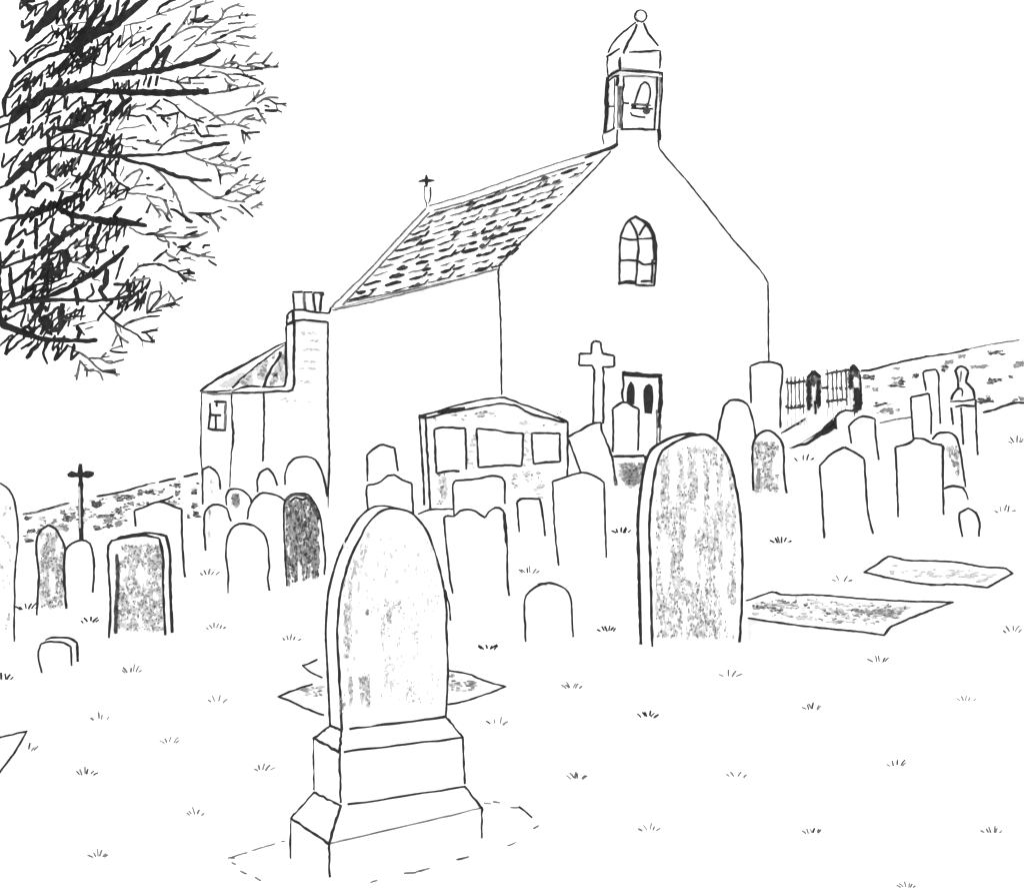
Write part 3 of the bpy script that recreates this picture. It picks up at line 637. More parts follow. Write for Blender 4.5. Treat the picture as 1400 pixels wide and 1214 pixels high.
# ------------------------------------------------------------------ railings and gate posts
RD = 45.5
rl = Plane(at(1115, HZ, RD), (0, -1, 0))
for (xs, y0, y1, rails, lab) in (((1076,1081.5,1087,1093,1098.5), 518, 560, [[(1074,523),(1085,524),(1100,521)], [(1073,556),(1085,558),(1100,555)]], 'iron railing panel between the tall square headstone and the gate posts'),
                           ((1131,1138,1144,1150,1156), 508, 550, [[(1128,512),(1140,509),(1161,506)], [(1121,531),(1133,530)], [(1129,549),(1142,547.5),(1157,546)]], 'iron railing panel between the two dark gate posts')):
    fn = thing('railing', rl((xs[0]+xs[-1])/2, y1+12), lab, 'railing', 'iron railings by the gate')
    for x in xs:
        b = MB(); e = random.uniform(-3, 8)
        b.ink(rl, [(x, y0-random.uniform(0, 5)), (x+random.uniform(-.5, 1.5), (y0+y1)/2), (x+random.uniform(0, 2.5), y1+e)], random.uniform(1.8, 2.8), G_); b.ink(rl, [(x, y1+e),(x+1,y1+25)], 1.0, L_)
        b.build('bar', fn, fn.location)
    for r in rails:
        b = MB(); b.ink(rl.moved((0,-.03,0)), r, 3.2, I_)
        for x in xs: b.blob(rl.moved((0,-.08,0)), x+random.uniform(-1, 1), ln(r[0], r[-1], x) if r[0][0]-3 <= x <= r[-1][0]+3 else r[0][1], 2.6, 2.8, D_)
        b.build('rail', fn, fn.location)
def post(pts, inner, extra, lab, x, y):
    t = thing('gate_post', rl(x, y), lab, 'post', 'dark gate posts')
    q = rl.moved((0, -.1, 0)); b = MB(); b.prism([q(*p) for p in pts], Vector((0, .35, 0)), P_)
    for e in extra: b.ink(q.moved((0,-.03,0)), e[0], e[1], I_)
    for e in inner: b.stipple(q, e[0], e[1], (D_, D_, M_), rx=(1.5,3.2), ry=(2,5), thr=-.6)
    b.build('shaft', t, t.location)
    return t
t = post([(1103,518),(1112,508),(1123,516),(1121,590),(1105,590)], [([(1103,522),(1109,520),(1109,556),(1104,556)], 60), ([(1104,517),(1112,508),(1123,516),(1122,526),(1104,528)], 60), ([(1116,526),(1122,526),(1120,556),(1117,556)], 25)],
     [([(1104,517),(1112,507.5),(1122,516)], 5), ([(1105,520),(1106,540),(1105.5,561)], 5), ([(1119,520),(1118,535),(1117,552)], 5), ([(1121,532),(1121,556)], 2.6), ([(1114,548),(1115,566)], 3)], 'left hand dark gate post with pointed cap', 1113, 575)
t = post([(1161,512),(1166,499),(1176,509),(1178,566),(1166,566)], [([(1161,508),(1166,499),(1174,508),(1174,514),(1162,514)], 50), ([(1161,512),(1166,512),(1166,530),(1161,530)], 34), ([(1168,540),(1178,536),(1178,558),(1167,566)], 90)],
     [([(1162,508),(1166.5,500),(1174,508)], 5), ([(1163,512),(1163,530)], 5.5), ([(1170,530),(1172,545),(1172,560)], 8), ([(1176,512),(1177,540),(1176,558)], 3.4), ([(1166,560),(1167,570)], 3)], 'right hand dark gate post with pointed cap where the wall begins', 1170, 572)

# ------------------------------------------------------------------ terrain (thin plate through all the foot points)
C = np.array(ctrl); 
def _U(r): return np.where(r > 0, r*r*np.log(np.maximum(r, 1e-9)), 0.0)
n = len(C); K = _U(np.linalg.norm(C[:, None, :2]-C[None, :, :2], axis=2)) + np.eye(n)*0.25
A = np.zeros((n+3, n+3)); A[:n, :n] = K; A[:n, n] = 1; A[:n, n+1:] = C[:, :2]; A[n, :n] = 1; A[n+1:, :n] = C[:, :2].T
sol = np.linalg.solve(A, np.concatenate([C[:, 2], np.zeros(3)]))
def ground_z(x, y):
    x = np.clip(np.asarray(x, float), -18, 18); y = np.clip(np.asarray(y, float), 8.5, 51)
    r = np.sqrt((x[..., None]-C[:, 0])**2 + (y[..., None]-C[:, 1])**2)
    return _U(r) @ sol[:n] + sol[n] + sol[n+1]*x + sol[n+2]*y
def ghit(X, Y):
    ds = np.linspace(6, 60, 400); r = ray(X, Y); g = ground_z(r.x*ds, ds) - r.z*ds
    i = int(np.argmax(g > 0))
    if g[i] <= 0: return at(X, Y, 50)
    a, c = ds[max(i-1, 0)], ds[i]
    for _ in range(25):
        m = (a+c)/2
        if ground_z(r.x*m, m) - r.z*m > 0: c = m
        else: a = m
    return at(X, Y, (a+c)/2)
xs = np.concatenate([np.linspace(-400, -30, 10), np.linspace(-24, 24, 97), np.linspace(30, 400, 10)])
ys = np.concatenate([np.linspace(-60, 4, 6), np.linspace(5, 56, 103), np.array([60, 70, 90, 130, 200, 400, 900])])
XX, YY = np.meshgrid(xs, ys); ZZ = ground_z(XX, YY) - 0.012
v = np.stack([XX, YY, ZZ], -1).reshape(-1, 3).tolist(); nx = len(xs)
fcs = [[j*nx+i, j*nx+i+1, (j+1)*nx+i+1, (j+1)*nx+i] for j in range(len(ys)-1) for i in range(nx-1)]
me = bpy.data.meshes.new('ground'); me.from_pydata(v, [], fcs); me.materials.append(GROUND)
for p in me.polygons: p.use_smooth = True
go = bpy.data.objects.new('ground', me); COL.objects.link(go); tag(go, 'white grassy churchyard ground rising to the right', kind='structure')

class Gnd:
    n = Vector((0, 0, 1))
    def __init__(s, h=.0): s.h = h
    def __call__(s, X, Y): return ghit(X, Y) + Vector((0, 0, s.h))
gw = Gnd(.03); b = WR
b.ink(gw, [(1203,579.5),(1215,577),(1230,574),(1246,572)], 2.4, G_); b.ink(gw, [(1288,567.5),(1300,566),(1301,560)], 2.8, G_)
b.ink(gw, [(1344,565),(1360,561),(1374,556),(1388,552),(1410,552)], [3,3.4,3.2,2.8,2.8], I_)
tag(b.build('boundary_wall', None, wr(1290, 565)), 'long coursed stone boundary wall climbing to the right edge', 'wall')
# path banks below the gate; lower edge thickens into a drawn wedge of shadow
b = MB(); g = Gnd(.02)
q = [(1068.6,593),(1113,566),(1142,576),(1080,615)]
b.face([ghit(*p) + Vector((0, 0, .01)) for p in q])
b.ink(g, [(1068.6,593),(1090,580),(1106,571),(1114,566)], 3.4); b.ink(g, [(1080,614),(1090,610),(1100,608.6),(1112,602),(1124,592),(1134,583),(1141,574)], [2.5,4,4.5,5.5,8,10,7]); b.ink(g, [(1124,595),(1136,588),(1142,583)], 6); b.ink(g, [(1113,556),(1115,566)], 3)
b.ink(g, [(1140,574),(1143,586)], 4)
tag(b.build('path', None, ghit(1100, 590)), 'short banked path leading up to the gate', kind='structure')

# flat grave slabs
def slab(name, corners, label, ink, cat='grave slab', h=.09, grp='flat grave slabs in the grass', st=None, w=3.2):
    P = [ghit(*c) for c in corners]
    up = Vector((0, 0, h)); b = MB(); c = sum(P, Vector())/len(P)
    # lift so that the drawn outline is its upper edge
    Q = []
    for (X, Y), p in zip(corners, P):
        d_ = (p.z+h)/ray(X, Y).z if abs(ray(X, Y).z) > 1e-4 else p.y; Q.append(at(X, Y, d_))
    A_ = np.array([[q.x, q.y, 1.0] for q in Q]); k = np.linalg.lstsq(A_, np.array([q.z for q in Q]), rcond=None)[0]
    pl = Plane(Vector((0, 0, k[2])), Vector((-k[0], -k[1], 1)))
    Q = [pl(*c_) for c_ in corners]
    b.prism([q for q in Q], Vector((0, 0, -h-.15)))
    pu = pl.moved((0, 0, .008))
    for e in ink: b.ink(lambda X, Y: pu(X, Y), e[0], e[1], e[2] if len(e) > 2 else I_)
    if st:
        for poly, k, t in st: b.stipple(pl, poly, k, t, rx=(1.2,3.6), ry=(.5,1.1), sx=.008, sy=.16, thr=-.3)
    return tag(b.build(name, None, c), label, cat, grp)
slab('grave_slab', [(1020,821),(1056,809),(1303,823),(1218,857),(1209,868),(1023,845)], 'grey streaked flat grave slab beside the very large headstone',
     [([(1020,821),(1038,815),(1056,809),(1070,813),(1120,813.5),(1190,819),(1250,822),(1303,823)], 3.4), ([(1303,823),(1270,835),(1240,847),(1218,857),(1209,868)], 3.2), ([(1209,868),(1170,863),(1120,858),(1070,852),(1023,845)], 3.6)],
     st=[([(1028,824),(1060,816),(1150,822),(1245,829),(1205,852),(1180,857),(1110,849),(1030,840)], 230, (M_, L_, L_, M_, D_)), ([(1140,822),(1240,830),(1225,846),(1190,840),(1140,832)], 120, (L_, M_)), ([(1028,828),(1070,828),(1070,838),(1030,836)], 30, (D_, M_)), ([(1060,820),(1090,822),(1090,826),(1062,825)], 12, (D_,))])
slab('grave_slab', [(1181,782),(1214,761),(1376,777),(1384,785),(1350,803),(1272,799)], 'pale flat grave slab nearest the right edge',
     [([(1181,782),(1198,772),(1214,761),(1225,762),(1240,766),(1280,767),(1312,769),(1345,775),(1376,777),(1384,784),(1368,793),(1350,803)], 3.2, I_), ([(1350,803),(1310,799),(1272,799),(1235,794),(1198,786),(1181,782)], 3.6, I_)], st=[([(1215,770),(1365,784),(1345,797),(1215,785)], 60, (L_,))])
slab('grave_slab', [(380,952),(538,895),(691,938),(498,999)], 'flat grave slab poking out on both sides behind the big pedestal monument',
     [([(427,935),(403,943),(380,952)], 3), ([(380,952),(395,957),(415,967),(442,977)], 3), ([(613,916),(640,921),(665,931),(691,938)], 2.6), ([(691,938),(670,947),(640,957),(612,963)], 3)],
     st=[([(410,942),(440,938),(440,955),(420,957)], 34, (L_, M_, M_)), ([(616,922),(655,935),(645,945),(616,950)], 60, (L_, M_, M_))])
slab('grave_slab', [(414,910.5),(466,889),(520,905),(470,945)], 'small flat slab corner showing left of the big pedestal monument', [([(434,901),(414,910),(425,919),(440.6,926)], 2.8)])
slab('grave_slab', [(37,999),(-60,1020),(-100,1110),(-30,1105)], 'pale flat slab corner cut off by the lower left edge', [([(-10,1011),(0,1007.5),(20,1003),(37,999)], 2.8), ([(37,999),(20,1028),(0,1055),(-12,1075)], 2.8)])
gk = [((312,1180),(338,1172),2,G_), ((345,1169),(376,1160),2,G_), ((384,1157),(390,1156),1.4,G_), ((312,1179),(321,1180),2.2,G_), ((317,1186),(322,1189),2.2,G_), ((329,1198),(337,1202),2.2,G_), ((349,1207),(356,1211),2.4,G_),
      ((662,1104),(671,1105),2,G_), ((674,1102),(683,1103.5),2.6,G_), ((698,1110),(709,1110),2.6,G_), ((710,1109),(718,1116),4,I_), ((717,1115),(727,1124),2.6,I_), ((729,1139),(736,1135),2.6,G_), ((694,1163),(705,1158.5),2.2,G_), ((624,1182),(641,1178),2.6,G_), ((552,1201),(568,1200),2.8,G_), ((568,1200),(587,1194),2.6,G_), ((507,1214),(516,1211),2,G_)]
b = MB(); g = Gnd(.03)
cs_ = [(312,1180),(470,1130),(700,1098),(738,1132),(500,1216),(360,1214)]
P = [ghit(*c)+Vector((0, 0, -.03)) for c in cs_]; b.prism(P, Vector((0, 0, -.12)))
for a, c, w, m in gk: b.ink(g, [a, c], w, m)
tag(b.build('grave_kerb', None, ghit(520, 1190)), 'faint broken outline of a kerbed grave around the foot of the big pedestal monument', 'grave kerb')

# ------------------------------------------------------------------ grass tufts
b = MB()
tufts = [(285,786,1),(37,832,2),(123,850,2),(180,918,1),(295,859,0),(397,875,0),(5,928,2),(137,983,1),(296,959,1),(233,1014,0),(38,1025,1),(118,1058,1),(360,1052,0),(267,1113,0),(135,1170,1),(723,783,1),(850,728,2),(668,887,2),(831,862,2),(680,989,1),(782,940,1),(886,979,2),(789,1063,1),(888,1134,1),(998,924,1),(1007,1061,0),(1111,1138,1),(1110,969,1),(1202,904,1),(1226,1046,1),(1321,958,0),(1357,1138,1),(1068,741,2),(1100,629,2),(1151,794,0),(1373,699,1),(1391,605,1),(1385,863,0),(1240,1212,0)]
rt = random.Random(3)
for X, Y, k in tufts:
    p = ghit(X, Y); pl = Plane(p + Vector((0, -.02, .01)), (0, -1, 0)); nb_ = rt.choice((4, 5, 5, 6))
    for i in range(nb_):
        u = (i/(nb_-1)-.5)*2; x0 = X + u*8.5 + rt.uniform(-1.5, 1.5); L = rt.uniform(7, 12.5)*(1-.3*abs(u)); a = u*.85 + rt.uniform(-.3, .3)
        y0 = Y + abs(u)*1.0 + rt.uniform(-1, 1)
        m = (I_ if k == 2 else (G_ if rt.random() < .7 or k == 0 else I_)); w = rt.uniform(1.7, 2.8) + (.4 if k == 2 else 0)
        b.ink(pl, [(x0, y0), (x0 + math.sin(a)*L*.5, y0 - math.cos(a)*L*.5), (x0 + math.sin(a)*L*1.1, y0 - math.cos(a)*L*.9)], w, m, jit=.1)
tag(b.build('grass', None, (0, 0, 0)), 'sparse little tufts of grass dotted over the churchyard', 'grass', kind='stuff')

# ------------------------------------------------------------------ tree
TILE = {'A': (0, 0, 7.0), 'B': (200, 0, 7.0), 'C': (0, 170, 7.0), 'D': (200, 170, 7.0), 'E': (0, 340, 7.0), 'F': (100, 340, 6.39)}
def pts(t, s):
    out = []
    for w in s.split():
        if w in TILE: t = w; continue
        x, y = w.split(','); ox, oy, k = TILE[t]; out.append((ox+float(x)/k, oy+float(y)/k))
    return out
LIMBS = [  # tile, points, thicknesses
 ('A','250,400 360,270 480,160 560,60 650,-20',[5,12,15,14,12]),
 ('A','45,1110 40,960 100,850 120,780 250,650 420,560 600,500 700,450 760,380 860,220 980,-10',[6,6,6,6,6,6,7,13,15,10,8]),
 ('A','700,460 870,350 1000,290 1100,230 1250,110 1400,-10',[14,13,12,14,11,9]),
 ('A','100,1180 200,1060 330,990 430,890 560,880 760,830 900,780 1060,720 1200,650 1330,550 1450,460 B 50,440 150,310 235,225',[8,14,14,14,11,14,12,11,9,7,6.5,6.5,6.5,6]),
 ('A','1060,720 1300,700 1400,690 B 0,690 130,680 300,640 480,600 580,560 710,480',[9,9,10,10,9,8,9.5,8,6]),
 ('A','560,880 760,870 1000,880 1250,890 B 0,890 200,895 400,890 600,880',[6,8,8,10,10.5,11,10,9]),
 ('C','50,590 150,500 260,400 380,280 500,240 700,255 900,290 1100,310 1300,300 D 0,300 180,290 380,260 550,220 680,195 800,180',[6,11,13,10,8,6.5,7,7,5,5,5,5,6,6.5,5.5]),
 ('C','1150,310 1300,370 D 0,385 130,430 300,500 420,520 620,545',[6,5,5,5.5,6,6,5.5]),
 ('C','70,900 250,880 400,840 520,790 620,740 780,670',[5,9,8,9,9,6]),
 ('C','540,800 700,870 860,900 1000,930 1150,940 1280,950 1400,970',[9,9,9,12,12,9,5]),
 ('E','-20,180 40,180 200,120 350,70 500,0 C 600,1080 740,1000 790,960',[5,5,5,6,8,9,8,5]),
 ('E','230,510 450,460 650,380 800,290 950,210 1080,110 1180,30 1230,-20',[5,7,8,8,7,9,7,6]),
 ('E','20,590 120,550 300,510 600,490 850,500 1050,490 1230,460 1330,410 1400,370',[5,6,7,6,5.5,5.5,5,5,4]),
 ('E','-10,560 -10,650 40,730 200,790 350,850 500,875 700,880 930,880',[9,9,10,12,9,7,7,6]),
 ('E','0,130 -14,300 4,450 -8,600',[8,8,8,9]),
]
SCRIB = """A5 200,20 190,90 250,20 280,110 340,60 450,20|A9 200,0 330,15|A9 210,30 300,70|A7 220,200 210,270 320,200 290,300 250,400 330,330|A5 95,490 150,560 120,640 200,560 280,480 400,390 500,310 590,330 600,420 570,500
A5 230,560 250,610 290,520 370,460 460,430|A4.5 320,560 400,480 550,400|A8 240,520 260,590|A5 310,680 280,760 130,900 100,930 60,930 40,1100 60,1120 180,1010 200,1010|A4 130,840 260,720 280,700|A5 310,790 480,630 470,730 560,650 590,620
A7 520,700 580,640|A5 440,740 560,700 660,640 700,590 850,580 870,510|A5 640,720 700,660 780,580 870,520|A7 740,660 850,600|A6 220,870 250,780 290,840 260,990|A8 240,840 270,760|A6 430,790 420,890 480,870 590,750 570,870|A5 720,770 740,800 870,740 880,640 940,420 930,380
A7 930,480 890,620|A4.5 700,560 760,620 880,600 1000,620 1050,370 1090,330 1000,300|A4.5 950,440 1040,350|A5 500,250 520,310 590,330|A6 600,60 610,220 650,280 660,200 740,100 750,0|A2 640,200 700,130 840,90 830,0|A4 830,80 840,100|A2 550,250 820,215
A6 860,230 950,120 1000,0|A8 900,320 960,230 1060,50|A3 920,180 1000,120|A7 1000,240 1100,180 1130,0|A7 1150,150 1240,0|A5 1170,70 1210,10|A9 980,270 1120,240|A10 1120,190 1200,150|A8 640,400 720,500|A9 760,330 880,300|A7 610,450 700,420
A2 1160,470 1180,300 1190,260|A2 1250,240 1260,370 1160,500 1020,690|A2 1260,380 1350,260|A3 1340,250 1350,290|A2 1210,520 1400,400|A2.5 1190,250 1400,200|A2 1300,330 1400,300|A3.5 1240,690 1270,620 1320,600 1300,690|A4 1080,760 1100,860|A3 1170,800 1180,850
A3 1210,770 1200,850|A2.5 1260,840 1300,780|A4 1370,820 1400,730|A5 300,1180 500,1020 470,1090 430,1190|A5 430,1120 590,1060|A5 650,920 630,1060 780,930 790,1020|A7 730,1180 800,1030 880,1010 960,900 1060,880|A9 830,1180 850,1040 900,1080 1060,960 1000,1100|A6 800,1000 830,980
A9 1150,900 1180,980 1080,1100 1250,940|A5 970,1180 1030,1150 1000,1100|A3 1150,1190 1250,1050 1400,1000|A3 1210,1110 1400,1110|A2 1250,1040 1310,990|A7 780,1170 720,1100 700,1180|A7 90,1190 270,1050|A6 560,1190 580,1110 470,1180|A8 280,1060 270,1180|A5 920,900 900,1000 1010,980
C5.5 90,0 60,180 90,170 260,30 180,150 220,210 400,30 390,130 520,20 520,100 560,0|C11 200,50 220,150|C11 560,50 800,0|C7 600,80 700,50|C9 460,100 470,220|C6 470,160 560,100 640,80 760,70 880,110 970,110|C7 860,0 870,90 800,260|C9 1030,0 1000,90 960,160 890,270|C5 900,100 980,20
C5 600,110 600,220 680,200|C4 510,210 600,130|C5.5 40,280 20,420 110,340 220,240 190,290 100,420 80,520|C5 1030,270 1130,190 1170,200 1160,280|C8 480,300 470,470 540,540|C5 480,310 340,450 350,560 340,600|C6 300,430 270,440 330,470|C9 140,610 100,740 200,640 220,580 310,690 430,570 490,600 500,650
C6 160,700 160,860|C5 280,540 250,600|C11 240,680 330,650 310,710|C6 430,720 370,820 300,800 240,860|C3 560,370 530,500|C3 610,360 580,500|C5 640,340 660,430 700,430 680,490 780,500 840,440|C2 750,310 700,420|C1.8 530,620 650,520|C3 560,640 680,560|C2 560,640 740,650|C7 560,760 600,640
C8 900,330 870,400 800,540 760,640|C4.5 980,340 920,490 880,620|C3 840,530 960,600|C4 900,480 970,610|C6 1110,350 1100,480|C5 1080,480 1010,400|C9 1070,480 1110,490|C5 1090,490 1130,560 1230,610|C2 1190,400 1150,500|C3 1180,550 1240,480 1340,430 1360,450 1290,590|C5 1210,510 1250,480|C3 1120,550 1230,620
C3.5 1230,640 1290,600 1400,580|C3 1230,660 1400,670|C3 1000,520 1010,600 1000,740|C4 990,750 1050,680 1200,620|C4 900,850 1000,760|C2 930,840 1120,740 1190,720|C4 1130,720 1190,720|C2 1000,700 1110,560|C7 690,840 800,740 770,830|C7 1160,790 1090,890 1130,900|C8 350,900 340,1190
C9 130,970 100,1060 60,1150|C6 60,1150 240,1000 250,1060 370,1000|C6 370,980 520,860|C7 510,900 490,1030 560,1060|C8 640,860 690,900 690,990|C4 580,1040 650,970 790,960|C8 550,1080 480,1150 400,1190|C9 170,1180 220,1110|C7 820,1080 860,980 900,960|C9 960,960 880,1180|C4.5 1050,1010 1010,1190
C2 700,1180 760,1120 860,1080|C4.5 750,1170 930,1150|C6 1180,1190 1230,1160|C6 1280,950 1360,900|C3 1240,990 1330,1040 1400,1060|C10 940,120 970,180|C7 700,420 730,430|C5 1200,150 1310,130|C5 1020,170 1090,165|C2 1000,160 1200,140|C5 1270,230 1310,235|C2 1180,210 1270,215|C5 1300,155 1400,160
C2 1110,60 1400,10|C2 1110,60 1140,0|C8 620,720 700,690 790,670|C5 690,700 660,800|C4 1000,60 1060,100
E5 10,30 10,140 140,20|E5 20,170 140,40 190,20|E7 230,0 230,110|E6 250,100 340,50|E7 470,60 460,210 450,440|E5 510,80 400,160 480,180|E7 610,20 620,200 510,230 590,210|E5 480,60 600,10|E7 100,180 110,330 270,220 300,200 340,250|E6 270,220 240,390 240,410 430,230 430,330|E9 90,240 110,400 130,480 90,560
E5 20,420 90,400|E4.5 0,530 90,420|E6 120,500 260,420 350,350 430,330|E4 180,520 250,480|E5 220,360 200,480|E4.5 290,480 420,350|E5 470,340 700,240|E4 450,420 520,380 640,330|E8 680,120 640,40 640,0|E4.5 560,230 480,330|E2 640,80 820,90|E3 680,120 840,170|E3.5 740,190 840,240|E7 850,0 830,90 800,150 860,180
E7 920,40 1020,10|E5 1080,20 1090,60|E5 1180,90 1100,300|E10 1020,200 1020,330 960,400 1010,480|E6 870,330 890,420 830,480|E9 730,380 740,540|E2 900,300 960,310|E7 1090,340 1260,340 1220,420|E4 1140,450 1250,370|E6 230,520 240,600 200,750|E5 60,690 230,580|E3 270,620 260,700|E9 300,520 310,600 340,610 420,520
E6 290,710 440,550 440,600|E12 380,690 440,660 430,760|E7 460,640 560,560|E11 600,520 580,620 580,750 480,780|E4 480,520 450,600|E3 640,600 670,560|E3 650,630 800,570|E3 620,660 820,640|E2 610,690 720,670|E3.5 700,740 820,710|E1.6 820,710 930,690|E9 740,740 760,800 740,850|E4 770,770 810,830|E2.5 810,780 900,750|E2 300,760 400,750
E6 1080,500 930,690|E6 1190,490 1160,600 1080,680|E4 950,540 1000,610 1100,700|E5 120,820 0,930|E6 140,840 90,880 50,1010 110,960 230,860|E6 200,960 310,880|E9 250,1040 370,920|E6 450,900 420,1000 450,1100|E6 550,910 560,980 520,1070 650,920|E7 710,920 680,1060 760,990|E4 650,930 700,950|E9 260,740 330,800|E6 460,790 500,830|E8 60,640 20,760|E7 40,560 100,600"""
